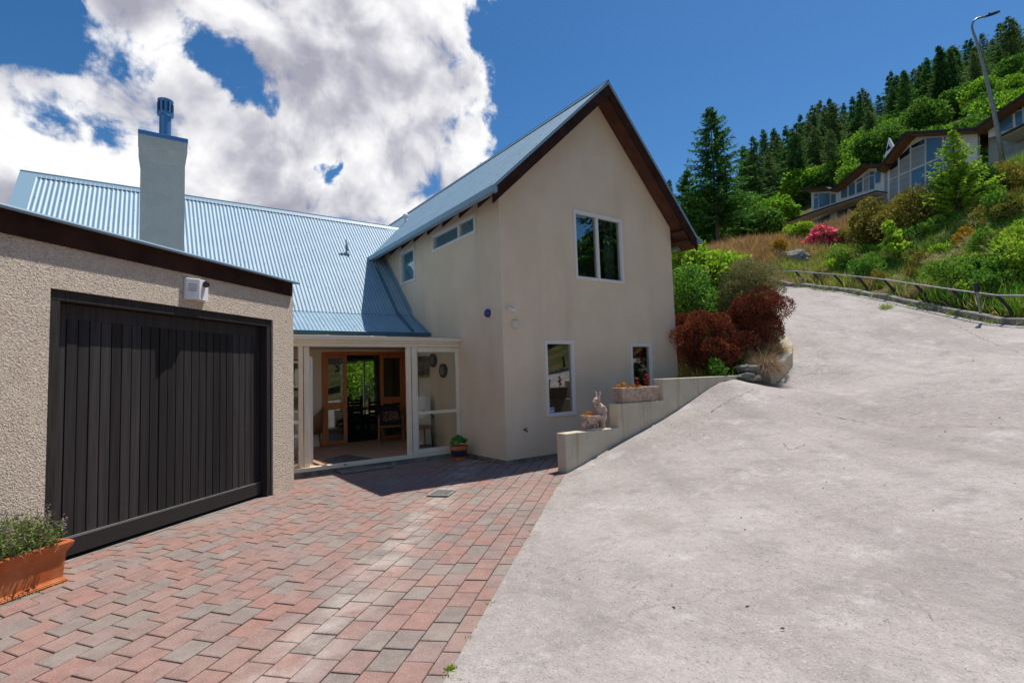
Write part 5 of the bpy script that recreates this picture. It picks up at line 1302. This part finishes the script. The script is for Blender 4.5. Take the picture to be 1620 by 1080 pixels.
def rock(name, label, pos, rad, seed, group=None):
    rng = np.random.default_rng(seed); bm = bmesh.new(); bmesh.ops.create_icosphere(bm, subdivisions=4, radius=1)
    o = rng.uniform(0, 50, 3)
    from mathutils import noise as mn
    for v in bm.verts:
        c = v.co.copy(); n_ = mn.noise(c * 1.3 + Vector(o)) * .28 + mn.noise(c * 3.1 + Vector(o)) * .12 + mn.noise(Vector((c.x * 2, c.y * 2, c.z * 9)) + Vector(o)) * .09
        k = max(abs(c.x), abs(c.y), abs(c.z)); c = c / (k ** .55); c *= 1 + n_
        v.co = Vector((c.x * rad[0], c.y * rad[1], c.z * rad[2]))
    me = bpy.data.meshes.new(name); bm.to_mesh(me); bm.free()
    o = link_mesh(me, name, M['rock'], None, False, tuple(pos)); return tag(o, label, 'rock', group)
rock('schist_rock', 'flat grey schist rock at the end of the retaining wall, lower of two', G(1180, 10.25, .08), (.24, .20, .085), 3, 'schist rocks in the bed edge')
rock('schist_rock', 'flat grey schist rock resting on top of the lower one', G(1183, 10.4, .25), (.22, .2, .085), 5, 'schist rocks in the bed edge')
# --- bank above the rail
shrub('pink_rhododendron', 'rhododendron covered in bright pink blossom', 'flowering shrub', G(1310, 25.5), (.85, .8, .85), 1500, .16, .4, 'olivegreen', 16, seed=20, extra=('pink', 4200, .11, .85))
rock('boulder', 'large grey boulder half sunk in the bank beside the rail end', G(1266, 23.2, -.12), (.62, .7, .5), 9)
shrub('golden_shrub', 'small golden orange shrub beside the boulder', 'shrub', G(1240, 24), (.4, .4, .5), 1300, .11, .4, 'yellow', 12, seed=21)
shrub('dark_shrub', 'big dark olive shrub in the middle of the bank', 'shrub', G(1398, 21.5), (1.5, 1.3, .98), 10000, .14, .42, 'olivegreen', 26, seed=22, group='dark olive shrubs on the bank')
shrub('dark_shrub', 'very large dark olive shrub below the neighbouring windows', 'shrub', G(1470, 19.3), (1.75, 1.5, 1.3), 15000, .13, .42, 'olivegreen', 30, seed=23, group='dark olive shrubs on the bank')
shrub('dark_shrub', 'dark olive shrub under the lime conifer', 'shrub', G(1548, 18.2), (1.35, 1.2, 1.0), 10000, .12, .42, 'deep', 24, seed=24, group='dark olive shrubs on the bank')
shrub('dark_shrub', 'yellowish rounded shrub just left of the big dark ones', 'shrub', G(1348, 25.5), (1.05, 1.0, .7), 5500, .12, .4, 'olivegreen', 22, seed=25, group='dark olive shrubs on the bank')
shrub('yellow_green_shrub', 'yellow green shrub beside the pink rhododendron', 'shrub', G(1279, 31), (.8, .8, .75), 4200, .13, .4, 'lime', 16, seed=26)
shrub('reddish_shrub', 'brownish shrub at the right edge of the bank under the houses', 'shrub', G(1606, 18.0), (.9, .9, .9), 6000, .11, .42, 'olivegreen', 20, seed=27, extra=('yellow', 500, .09, .5))
shrub('sapling', 'young sapling with lime leaves in front of the dark shrubs', 'sapling', G(1428, 17.6), (.34, .34, 1.0), 700, .17, .6, 'lime', 9, seed=28, spread=.9)
shrub('budding_bush', 'thin budding bush in front of the middle house', 'bush', G(1388, 28), (.75, .75, .8), 1700, .12, .4, 'olivegreen', 20, seed=29, spread=.95, lr=.35)
shrub('golden_flower_clump', 'clump of golden flowers in the grass below the dark shrubs', 'flower clump', G(1545, 15.8), (.6, .5, .32), 900, .09, .4, 'yellow', 9, seed=30)
for i, (px, d) in enumerate([(1500, 15.6), (1520, 15.2), (1540, 15.0), (1556, 16.4), (1486, 16.2), (1508, 16.8)]):
    tuft('plume_grass', 'tuft of grass with pale feathery heads on the bank', G(px, d), 260, .62, .4, 'grass', .8, .009, 40 + i, 'feathery grasses on the bank', heads=26)
for i, (px, d, nm) in enumerate([(1605, 14.2, 'tawny rounded tussock at the right edge of the bank'), (1468, 14.3, 'dry pinkish grass clump behind the middle of the rail'), (1385, 16.6, 'dry brown clump growing over the kerb')]):
    tuft('dry_clump', nm, G(px, d), 700, [.6, .6, .5][i], .55, ['straw', 'tuft', 'bronze'][i], .9, .009, 60 + i, 'dry clumps on the bank')

rngb = np.random.default_rng(77)
kinds = [('weed', 'leafy green weed clump on the grassy bank', .10, .5), ('olivegreen', 'olive scrubby clump on the grassy bank', .08, .4), ('lime', 'yellow green weed clump on the grassy bank', .09, .45), ('green', 'dark leafy clump on the grassy bank', .10, .5)]
for i in range(58):
    d = rngb.uniform(12.2, 21); px = rngb.uniform(1290, 1640); r = (px - 810) / FPX * d
    if r < KR + .8: px = 810 + (KR + rngb.uniform(.8, 3.5)) / d * FPX
    m_, lab, lf, wd = kinds[i % 4]; k = rngb.uniform(.24, .56)
    shrub('weed_clump', lab, 'weed clump', G(px, d), (k, k, k * rngb.uniform(.7, 1.3)), int(2600 * k), lf, wd, m_, 9, group=lab.replace('clump', 'clumps'), seed=200 + i, stems=4, up_=.8)
for i in range(16):
    d = rngb.uniform(12, 20); px = 810 + (KR + rngb.uniform(.6, 5)) / d * FPX
    tuft('seeding_grass', 'tall seeding grass tuft on the bank', G(px, d), 130, rngb.uniform(.7, 1.0), .4, ['grass', 'straw', 'tuft'][i % 3], .5, .008, 300 + i, 'tall seeding grasses on the bank', heads=30)
def field_mask(xy): return ~inside(DRIVE, xy) & ~inside(HOUSEPAD, xy)
def blades(name, label, mat, px, dd, n, L, wid, seed, cond=None, up_=1.0, patchy=0.0, cat='grass'):
    """grass standing on the terrain between two bearings and two distances"""
    rng = np.random.default_rng(seed)
    d = np.sqrt(rng.uniform(dd[0] ** 2, dd[1] ** 2, n)); p = rng.uniform(px[0], px[1], n); r = (p - 810) / FPX * d
    xy = r[:, None] * Rh + d[:, None] * Ah
    ok = field_mask(xy)
    if cond is not None: ok &= cond(r, d)
    if patchy:
        w = np.sin(xy[:, 0] * 1.7 + 2 * np.sin(xy[:, 1] * .9)) * np.sin(xy[:, 1] * 2.1 + 1.3 * np.sin(xy[:, 0] * 1.1)); ok &= (w + rng.normal(size=n) * .35) > patchy - 1
    xy = xy[ok]; z = Hn(xy); n = len(xy)
    P = np.column_stack([xy, z - .03]); D = unit(rng.normal(size=(n, 3)) * np.array([.42, .42, .1]) + np.array([0, 0, up_]))
    ln = L * rng.uniform(.45, 1.2, n) * (1 + .35 * np.sin(xy[:, 0] * 2.3) * np.sin(xy[:, 1] * 1.9))
    return tag(quads_obj(leaves(rng, P, D, ln, wid, .28, .5), name, LM[mat]), label, cat, kind='stuff')
blades('grass', 'long green grass covering the bank above the rail', 'grass', (1225, 1700), (11.2, 26), 52000, .42, .016, 1, lambda r, d: (r > KR + .28) | (d > 22.5), patchy=.35)
blades('dry_grass', 'dry straw coloured grass mixed through the bank', 'straw', (1225, 1700), (11.2, 24), 16000, .5, .012, 11, lambda r, d: (r > KR + .28) | (d > 22.5), patchy=.9)
blades('rough_growth', 'rough olive undergrowth between the grasses of the bank', 'olivegreen', (1225, 1700), (11.2, 24), 22000, .2, .05, 12, lambda r, d: (r > KR + .3) | (d > 22.5), patchy=.8, up_=.5)
blades('lush_grass', 'lush dark green grass in patches on the bank', 'grass2', (1400, 1680), (11.2, 20), 26000, .46, .018, 2, lambda r, d: (r > KR + .3), patchy=.95)
blades('tussock_grass', 'brown dry tussock grass covering the slope below the neighbouring houses', 'bronze', (1075, 1420), (22, 44), 60000, .62, .028, 3, lambda r, d: (d > 22.8) & ((r < .62 * d) | (d > 27)), up_=.8)
blades('pale_grass', 'pale feathery grass in front of the neighbouring houses', 'tuft', (1290, 1420), (30, 39), 9000, .7, .03, 4)
blades('bed_grass', 'short rough grass in the shrub bed', 'grass', (1070, 1250), (9.6, 22), 6000, .22, .012, 5, lambda r, d: r < .53 * d - .3)
# weeds in the kerb line and joints
rng = np.random.default_rng(8); P = []
for d in np.linspace(11, 19.5, 120): P += [np.array([*rd(KR - .05 + rng.normal() * .05, d + rng.normal() * .06)])] * int(rng.integers(0, 10))
for (px, d) in ((1402, 14.1), (1404, 14.0), (1411, 14.1)): P += [np.array([*rd((px - 810) / FPX * d, d)])] * 60
P = np.array(P) + rng.normal(size=(len(P), 2)) * .04; P3 = np.column_stack([P, Hn(P)])
tag(quads_obj(leaves(rng, P3, rng.normal(size=P3.shape) * .5 + Zv, rng.uniform(.06, .2, len(P3)), .012), 'weeds', LM['grass']), 'weeds growing along the kerb and in the concrete', 'weeds', kind='stuff')
n_ = 420; q = np.column_stack([rng.uniform(-1, 14, n_), rng.uniform(-1, 12, n_)]); q = q[inside(DRIVE, q)]
q3 = np.column_stack([q, Hn(q) + .006]); tag(quads_obj(leaves(rng, q3, rng.normal(size=q3.shape) * np.array([1, 1, .12]), rng.uniform(.008, .035, len(q3)), .013), 'leaf_litter', leafmat('dead_leaf', [(.05, .035, .02), (.12, .07, .03), (.03, .025, .02), (.20, .12, .05)], trans=.05)), 'scraps of dead leaf scattered on the driveway', 'litter', kind='stuff')
P = []
for k in range(18):
    s = rng.random(); c = E0 + (E1 - E0) * s
    P += [c + rng.normal(size=2) * .015 for _ in range(5)]
P += [np.array([4.86, 5.42]) + rng.normal(size=2) * .03 for _ in range(40)] + [E0 + ed * .12 + rng.normal(size=2) * .015 for _ in range(60)] + [np.array([2.25, 8.24]) + rng.normal(size=2) * np.array([.12, .02]) for _ in range(70)] + [gp(2.85, 0, toff + .03)[:2] + gd[:2] * rng.normal() * .1 for _ in range(60)]
P = np.array(P); P3 = np.column_stack([P, np.full(len(P), -.005)])
tag(quads_obj(leaves(rng, P3, rng.normal(size=P3.shape) * .7 + Zv, rng.uniform(.012, .035, len(P3)), .008), 'moss', LM['grass']), 'moss and tiny weeds in the paving joints', 'moss', kind='stuff')

# ------------------------------------------------------------------ trees
def conifer_geo(seed, h, Rr, z0, lev, per, L, wid, ragged=.35, droop=.25, sprays=9, taper=1.0):
    rng = np.random.default_rng(seed); P = []; D = []; LL_ = []
    for i in range(lev):
        f_ = (i + rng.random() * .8) / lev; z = z0 + (h - z0) * f_
        rr = Rr * ((1 - f_) ** taper) + .02 * Rr
        for k in range(per):
            a = rng.uniform(0, 6.283); r1 = rr * rng.uniform(1 - ragged, 1.1) * (1.25 if rng.random() < .08 else 1); o = np.array([math.cos(a), math.sin(a), 0]); sd = np.array([-o[1], o[0], 0])
            el = .10 + .75 * f_ + rng.normal() * .08; n = max(3, int(sprays * (.3 + r1 / Rr)))
            for j in range(n):
                s = .10 + .90 * (j + rng.random()) / n
                c = o * r1 * s + Zv * (z + r1 * (el * s - droop * 2.2 * s * s + droop * 1.2 * s ** 4))
                side = (.55 + .6 * math.sin(math.pi * min(1, s * .9 + .1)))
                for w in (-1, 1):
                    P.append(c); D.append(o * (.75 + .5 * s) + sd * w * side * rng.uniform(.4, 1.0) + Zv * rng.uniform(-.45, .12)); LL_.append(L * rng.uniform(.6, 1.2) * (1.1 - .55 * s) * (1 - .5 * f_))
                if rng.random() < .5: P.append(c); D.append(o * .5 - Zv * rng.uniform(.3, .9) + sd * rng.normal() * .3); LL_.append(L * .6)
    for j in range(30): P.append(np.array([0, 0, h * (1 - .09 * rng.random() ** 1.5)])); D.append(rng.normal(size=3) * .4 + Zv * .9); LL_.append(L * .3)
    P = np.array(P); LL_ = np.array(LL_)
    return leaves(rng, P, np.array(D), LL_, LL_ * wid, .12)
def broad_geo(seed, h, Rr, n, L, wid, n_l=26, low=.15):
    rng = np.random.default_rng(seed); cz = h * (.5 + low / 2); rz = h * (.5 - low / 2)
    c, r = lumps(rng, n_l, (Rr, Rr, rz), .78, .5); k = rng.integers(0, n_l, n); d = unit(rng.normal(size=(n, 3)) + np.array([0, 0, .4]))
    P = c[k] + d * (r[k] * (1 - .3 * rng.random(n) ** 2))[:, None] + np.array([0, 0, cz]); ok = P[:, 2] > h * .06; P = P[ok]; d = d[ok]
    ln = L * rng.uniform(.6, 1.3, len(P)); return leaves(rng, P, unit(d + rng.normal(size=d.shape) * .7 - np.array([0, 0, .15])), ln, ln * wid, .18), c + np.array([0, 0, cz])
def conifer(name, label, pos, h, Rr, z0, lev, per, L, mat, seed, group=None, wid=.34, trunk='bark', tr=.02, cat='conifer tree', **kw):
    t = thing(name, label, cat, pos, group); o = np.array(pos, float)
    quads_obj(conifer_geo(seed, h, Rr, z0, lev, per, L, wid, **kw) + o, 'crown', LM[mat], t)
    f = MB(); f.tube([o - Zv * .4, o + Zv * h * .5, o + Zv * h * .96], [h * tr, h * tr * .6, h * .003], 8); f.build('trunk', M[trunk], t, smooth=True)
    return t
def broad(name, label, pos, h, Rr, n, L, mat, seed, group=None, wid=.6, cat='tree', **kw):
    t = thing(name, label, cat, pos, group); o = np.array(pos, float); V, c = broad_geo(seed, h, Rr, n, L, wid, **kw)
    quads_obj(V + o, 'crown', LM[mat], t)
    f = MB(); f.tube([o - Zv * .4, o + Zv * h * .3, o + Zv * h * .62], [h * .03, h * .022, h * .01], 8)
    for p in c[:7]: f.tube([o + Zv * h * .28, o + (p + np.array([0, 0, h * .3])) * np.array([.5, .5, .5]), o + p], [h * .014, h * .009, h * .003], 5)
    f.build('trunk', M['bark'], t, smooth=True); return t
def place(proto, pos, s, rz, label=None, used=set()):
    if proto.name in used: t = copy_tree(proto)
    else: used.add(proto.name); t = proto
    t.location = tuple(float(a) for a in pos); t.rotation_euler = (0, 0, rz); t.scale = (s[0], s[0], s[1]) if isinstance(s, tuple) else (s, s, s)
    if label: t['label'] = label
    return t
big = conifer('spruce_tree', 'tallest nearest spruce with bare grey trunk beyond the house eave', G(1146, 36), 10.2, 3.3, 1.5, 46, 8, .52, 'deep', 70, trunk='pole_wood', tr=.013, ragged=.6, wid=.30, sprays=17, taper=.75)
conifer('spruce_tree', 'bushy dark spruce left of the tallest one', G(1103, 38), 6.4, 2.8, .2, 36, 9, .46, 'deep', 71, ragged=.5, wid=.32, sprays=14, taper=.8)
conifer('spruce_tree', 'small dark spruce just showing beside the gable eave', G(1073, 52), 7.6, 1.9, .3, 30, 7, .5, 'pine', 72, wid=.32)
for i, (px, d, h, r_, m, lab) in enumerate([(1180, 46, 4.6, 2.1, 'broad2', 'dark green tree on the slope right of the tallest spruce'), (1205, 40, 3.4, 2.1, 'broad2', 'rounded green tree on the slope left of the neighbouring houses'), (1125, 42, 4.2, 2.0, 'broad2', 'dark bushy tree behind the bare spruce trunk'),
                                       (1085, 40, 3.0, 1.7, 'broad2', 'dark green tree low beside the house eave'), (1232, 45, 3.6, 2.2, 'broad', 'bright green tree next to the end of the white houses')]):
    broad('slope_tree', lab, G(px, d, -.2), h, r_, 6500, .30, m, 80 + i, low=.0)
# conifers along the ridge: three shapes, copied
rngf = np.random.default_rng(99)
CP = [conifer('forest_conifer', 'x', (0, 0, 0), 10.0, (2.9, 2.4, 3.2, 2.6)[i], .2, 34, 7, .62, m, 90 + i, 'conifers on the forested hill', ragged=.55, wid=.30, sprays=11, tr=.014, taper=(.85, 1.0, .8, .95)[i]) for i, m in enumerate(('pine', 'pine', 'pine2', 'deep'))]
ridge = [(1207, 205, 78), (1221, 207, 84), (1250, 204, 88), (1263, 214, 80), (1278, 179, 86), (1291, 169, 90), (1302, 186, 84), (1314, 169, 88), (1332, 172, 86), (1346, 168, 92), (1364, 139, 86), (1376, 156, 90), (1389, 150, 82), (1409, 112, 85), (1428, 112, 88),
         (1441, 128, 92), (1455, 126, 88), (1478, 90, 80), (1496, 112, 88), (1512, 100, 90), (1528, 64, 84), (1540, 86, 90), (1553, 53, 82), (1567, 64, 86), (1589, 78, 88), (1604, 84, 92), (1622, 58, 84), (1236, 222, 80), (1640, 50, 84)]
for i, (px, py, d) in enumerate(ridge):
    tp_ = at(px, py, d); gz = H(tp_[0], tp_[1]); h = max(5.0, tp_[2] - gz); s = h / 10.0
    place(CP[i % 4], (tp_[0], tp_[1], gz - .2), (max(.75, min(1.25, s * rngf.uniform(.85, 1.1))), s * 1.02), rngf.uniform(0, 6.28), 'dark conifer standing against the sky along the forested ridge')['group'] = 'conifers along the skyline'
for i in range(96):
    d = rngf.uniform(50, 84); px = rngf.uniform(1195, 1660); p = G(px, d, -.2)
    h = rngf.uniform(5.5, 10.0)
    place(CP[rngf.integers(0, 4)], p, (h / 10 * rngf.uniform(.95, 1.25), h / 10), rngf.uniform(0, 6.28), 'dark conifer in the middle of the wooded hillside')['group'] = 'conifers on the forested hill'
BP = [broad('forest_tree', 'x', (0, 0, 0), 6.0, 2.3, 5200, .34, m, 120 + i, 'broadleaf trees on the wooded hill', low=.0) for i, m in enumerate(('broad', 'broad', 'broad2', 'broad2'))]
for i in range(60):
    d = rngf.uniform(44, 66); px = rngf.uniform(1185, 1450) if i < 36 else rngf.uniform(1440, 1640); 
    if px > 1440: d = rngf.uniform(36, 60) if i < 42 else rngf.uniform(33, 37)
    if i >= 52: d = rngf.uniform(33, 52); px = rngf.uniform(1570, 1680)
    p = G(px, d, -.3); s = rngf.uniform(.42, .8)
    lime = (i % 3 != 0) if px < 1440 else (i % 4 == 0)
    place(BP[rngf.integers(0, 2) + (0 if lime else 2)], p, (s * rngf.uniform(.9, 1.2), s), rngf.uniform(0, 6.28), ('bright yellow green' if lime else 'mid green') + ' broadleaf tree among the conifers on the hill')['group'] = ('bright' if lime else 'mid green') + ' broadleaf trees on the hill'
# trees of the slope outside the picture on the right: the gable windows mirror them
for i in range(16):
    a = rngf.uniform(12, 34); b = rngf.uniform(-26, -2); 
    if b > -6 and a < 17: a += 8
    place(BP[2 + i % 2] if i % 3 else CP[i % 4], (a, b, H(a, b) - .3), rngf.uniform(.8, 1.4), rngf.uniform(0, 6.28), 'green tree on the slope across the driveway')['group'] = 'trees across the driveway'
broad('garden_tree', 'leafy green garden tree outside the dining room window', (6.9, 20.8, H(6.9, 20.8) - .3), 4.2, 2.4, 20000, .095, 'broad', 140, low=.0)
broad('garden_tree', 'smaller green tree right of the one outside the dining window', (9.2, 22.5, H(9.2, 22.5) - .3), 3.8, 2.0, 13000, .095, 'broad2', 141, low=.0)
conifer('lime_conifer', 'young conifer with bright lime green tips below the lamp post', G(1537, 17.6), 3.2, 1.45, .1, 26, 9, .24, 'lime', 150, wid=.36, ragged=.5, droop=.02, sprays=12)

# ------------------------------------------------------------------ street lamp
LD = 25.0
t = thing('street_lamp', 'leaning grey street lamp above the neighbouring houses', 'street lamp', at(1586, 262, LD))
f = MB(); pts = [at(1588, 268, LD), at(1580, 215, LD), at(1569, 160, LD), at(1556, 105, LD), at(1545, 66, LD), at(1539, 50, LD), at(1537.5, 42, LD), at(1539, 35.5, LD), at(1545, 30, LD), at(1552, 27.6, LD), at(1560, 26.5, LD)]
f.tube(pts, [.105, .098, .085, .068, .056, .05, .047, .045, .044, .043, .042], 12); f.build('pole', M['galv'], t, smooth=True)
f = MB(); a = at(1559, 26.6, LD); b = at(1582.5, 18.8, LD); ax = b - a; sd = np.cross(ax, Zv); sd /= np.linalg.norm(sd); u_ = np.cross(sd, ax); u_ /= np.linalg.norm(u_); u_ = u_ if u_[2] > 0 else -u_
pr = [(0, .03), (.15, .09), (.55, .12), (.85, .10), (1, .02)]
V = []
for s, w in pr: c = a + ax * s; V += [c - sd * w - u_ * .02, c + sd * w - u_ * .02, c + sd * w * .6 + u_ * .06, c - sd * w * .6 + u_ * .06]
f.add(V, [(4 * i + j, 4 * i + (j + 1) % 4, 4 * i + 4 + (j + 1) % 4, 4 * i + 4 + j) for i in range(4) for j in range(4)] + [(3, 2, 1, 0), (16, 17, 18, 19)])
f.build('lamp_head', M['lens_dark'], t, bevel=.008)
f = MB(); c = a + ax * .3 + u_ * .06; f.tube([c, c + u_ * .06], .035, 8); f.build('photo_cell', M['lens_dark'], t)

# ------------------------------------------------------------------ the neighbouring houses up the slope
NA = rd(21.2, 40.0); nd_ = 2.5 * Rh - 6.3 * Ah; nd_ = nd_ / np.linalg.norm(nd_); nn2 = np.array([-nd_[1], nd_[0]])
if nn2 @ (-NA) < 0: nn2 = -nn2
NN = np.array([nn2[0], nn2[1], 0])
def nb(x, y, off=0.0): return hit(x, y, NN, float(NN[:2] @ NA) + off)
def z5(p): return (1240 + p[0] / 7.2, 240 + p[1] / 7.2)
def z4(p): return (1400 + p[0] / 6.354, 130 + p[1] / 6.354)
M['nb_pane'] = pmat('sky_reflection_pane', (.10, .20, .31), (.07, .15, .25), scale=.6, rough=.06, spec=.9)  # blue base colour stands in for sky reflected in the panes
M['nb_dark'] = pmat('dark_window_pane', (.012, .016, .02), rough=.08, spec=.8)
def sheet(pts, off, depth, mb=None):
    mb = mb or MB(); mb.prism([nb(*p, off) for p in pts], -NN * depth); return mb
def roofband(par, top, thick, off, back, nm='roof', sm='nb_soffit'):
    lowr = [(x, y + thick) for x, y in top]
    T_ = [nb(*p, off) for p in top]; B_ = [nb(*p, off) for p in lowr]
    f = MB()
    for a, b, c, d in zip(T_[:-1], T_[1:], B_[1:], B_[:-1]): f.prism([a, b, c, d], -NN * back)
    f.build(nm, M['nb_roof'], par)
    f = MB()
    for a, b in zip(B_[:-1], B_[1:]):
        f.prism([a - Zv * .004 - NN * .06, b - Zv * .004 - NN * .06, b - Zv * .03 - NN * .06, a - Zv * .03 - NN * .06], -NN * (back - .1))
    f.build('soffit', M[sm], par)
def nwin(par, quad, mat='nb_pane', inset=.0, fr=.05, bars=()):
    """window: white frame with a pane; quad in picture order tl, tr, br, bl"""
    P = [nb(*p, .05) for p in quad]; c = sum(P) / 4
    f = MB(); f.prism(P, -NN * .05); w = f.build('window', M['nb_white'], par)
    Q = [c + (p - c) * (1 - .055) for p in P]; Q = [q + NN * .012 for q in Q]
    f = MB(); f.prism(Q, -NN * .011); f.build('pane', M[mat], w)
    if bars:
        f = MB()
        for (s) in bars:
            a = Q[0] + (Q[3] - Q[0]) * s; b = Q[1] + (Q[2] - Q[1]) * s; f.prism([a + NN * .012, b + NN * .012, b + NN * .012 - Zv * .05, a + NN * .012 - Zv * .05], -NN * .011)
        f.build('glazing_bar', M['nb_white'], w)
    return w
# left house
n1 = thing('neighbour_house', 'white two storey house at the far left of the row, with dark angular roof', 'house', nb(1310, 350), 'white houses up the slope')
sheet([z5(p) for p in [(310, 462), (490, 452), (610, 440), (950, 190), (1120, 190), (1145, 215), (1145, 520), (620, 640), (320, 800)]], 0, .25).build('wall', M['nb_white'], n1)
sheet([z5(p) for p in [(320, 770), (600, 650), (1145, 510), (1145, 760), (600, 900), (320, 960)]], -.55, 4).build('lower_wall', M['nb_white'], n1)
sheet([z5(p) for p in [(330, 470), (1130, 300), (1130, 700), (330, 900)]], -.6, 4).build('side_wall', M['nb_white'], n1)
roofband(n1, [z5(p) for p in [(195, 418), (480, 400), (520, 425), (600, 385), (885, 140), (1150, 136)]], 3.2, .8, 6)
roofband(n1, [z5(p) for p in [(25, 790), (300, 690), (640, 575), (1050, 440)]], 2.4, 1.1, 1.5, 'lower_roof', 'nb_white')
for a, b, yt0, yt1, yb0, yb1, m in [(343, 392, 478, 474, 655, 640, 'nb_pane'), (400, 528, 474, 470, 640, 600, 'nb_pane'), (537, 592, 484, 480, 594, 578, 'nb_pane'), (652, 726, 430, 396, 535, 514, 'nb_pane'), (738, 812, 382, 340, 510, 486, 'nb_pane'), (828, 896, 325, 280, 480, 458, 'nb_pane'), (908, 968, 275, 225, 460, 440, 'nb_blind'), (978, 1030, 222, 218, 440, 425, 'nb_pane'), (1042, 1102, 230, 232, 365, 350, 'nb_pane')]:
    nwin(n1, [z5((a, yt0)), z5((b, yt1)), z5((b, yb1)), z5((a, yb0))], m, bars=(.22,) if a in (343, 828, 908, 978) else ())
for a, b, yt0, yt1, yb0, yb1 in [(390, 530, 740, 700, 850, 820), (606, 728, 650, 625, 785, 755), (742, 875, 625, 595, 752, 720)]:
    P = [nb(*z5(p), -.5) for p in ((a, yt0), (b, yt1), (b, yb1), (a, yb0))]; c = sum(P) / 4; f = MB(); f.prism(P, -NN * .05); w = f.build('window', M['nb_white'], n1)
    f = MB(); f.prism([c + (p - c) * .94 + NN * .012 for p in P], -NN * .011); f.build('pane', M['nb_pane'], w)
# middle house
n2 = thing('neighbour_house', 'white house in the middle of the row with a tall glazed front', 'house', nb(1470, 270), 'white houses up the slope')
sheet([z4(p) for p in [(-8, 850), (330, 540), (930, 480), (930, 1000), (560, 1180), (-8, 1320)]], .0, .25).build('wall', M['nb_white'], n2)
f = MB(); a, b = nb(1399, 262), nb(1399, 345); f.prism([a, b, b - NN * 4, a - NN * 4], np.array([*(nd_ * .2), 0])); f.build('side_wall', M['nb_white'], n2)
roofband(n2, [(1387, 266), (1400, 250), z4((205, 497)), z4((560, 478)), z4((900, 458))], 5.0, .9, 6)
for k, (a, b, t0, t1, b0, b1, m1, m2) in enumerate([(48, 132, 850, 775, 1240, 1220, 'nb_blind', 'nb_blind'), (145, 252, 750, 648, 1200, 1170, 'nb_blind', 'nb_blind'), (262, 402, 640, 566, 1160, 1110, 'nb_blind', 'nb_pane'), (412, 578, 560, 550, 1100, 1040, 'nb_pane', 'nb_pane'), (590, 760, 548, 540, 1030, 960, 'nb_pane', 'nb_pane')]):
    m0, m1_ = 975 - (a - 48) * .43, 975 - (b - 48) * .43
    if k < 3:
        dk = (95, 95, 70)[k]
        nwin(n2, [z4((a, t0)), z4((b, t1)), z4((b, t1 + dk * .75)), z4((a, t0 + dk * .45))], 'nb_dark'); 
        nwin(n2, [z4((a, t0 + dk * .45 + 2)), z4((b, t1 + dk * .75 + 2)), z4((b, m1_)), z4((a, m0))], m1)
    else: nwin(n2, [z4((a, t0)), z4((b, t1)), z4((b, m1_)), z4((a, m0))], m1)
    nwin(n2, [z4((a, m0 + 4)), z4((b, m1_ + 4)), z4((b, b1)), z4((a, b0))], m2)
f = MB(); P = [nb(*z4(p), -2.2) for p in [(-10, 790), (36, 560), (85, 650), (60, 700)]]; f.prism(P, -NN * .2); gb = f.build('gablet', M['nb_white'], n2)
f = MB(); P = [nb(*z4(p), -2.18) for p in [(8, 700), (34, 625), (58, 665)]]; f.prism(P, -NN * .015); f.build('pane', M['nb_dark'], gb)
# right house
n3 = thing('neighbour_house', 'white house at the right edge of the picture behind the lamp post', 'house', nb(1620, 190), 'white houses up the slope')
sheet([z4(p) for p in [(1040, 400), (1398, 140), (1650, -20), (1900, 0), (1900, 330), (1040, 560)]], 0, .25).build('wall', M['nb_white'], n3)
sheet([z4(p) for p in [(1040, 560), (1420, 440), (1900, 300), (1900, 700), (1040, 900)]], -.5, 4).build('lower_wall', pmat('grey_cladding', (.42, .42, .42), rough=.8), n3)
roofband(n3, [z4((885, 462)), z4((905, 455)), z4((1398, 108)), z4((1660, -70)), z4((1950, -60))], 5.0, .9, 6)
roofband(n3, [z4((1130, 545)), z4((1398, 412)), z4((1900, 190))], 4.0, 1.1, 1.5, 'lower_roof', 'nb_white')
for (q, m) in [([(1148, 372), (1284, 282), (1286, 318), (1150, 384)], 'nb_dark'), ([(1148, 388), (1286, 322), (1290, 462), (1152, 512)], 'nb_pane'), ([(1304, 268), (1376, 214), (1380, 270), (1306, 300)], 'nb_dark'), ([(1306, 306), (1380, 276), (1384, 425), (1314, 450)], 'nb_pane'), ([(1394, 205), (1500, 130), (1500, 380), (1396, 420)], 'nb_pane')]:
    nwin(n3, [z4(p) for p in q], m)
for q in ([(1175, 610), (1310, 560), (1312, 720), (1178, 760)], [(1325, 555), (1480, 500), (1482, 660), (1327, 712)]):
    P = [nb(*z4(p), -.45) for p in q]; f = MB(); f.prism(P, -NN * .05); w = f.build('window', M['nb_white'], n3); c = sum(P) / 4
    f = MB(); f.prism([c + (p - c) * .95 + NN * .012 for p in P], -NN * .011); f.build('pane', M['nb_blind'], w)

for o in list(bpy.data.objects):
    if o.type == 'EMPTY' and o.parent is None and not [c for c in bpy.data.objects if c.parent == o]: bpy.data.objects.remove(o)
scene.cycles.max_bounces = 8; scene.cycles.transparent_max_bounces = 24; scene.cycles.diffuse_bounces = 4
scene.cycles.use_denoising = True
scene.cycles.sample_clamp_indirect = 6
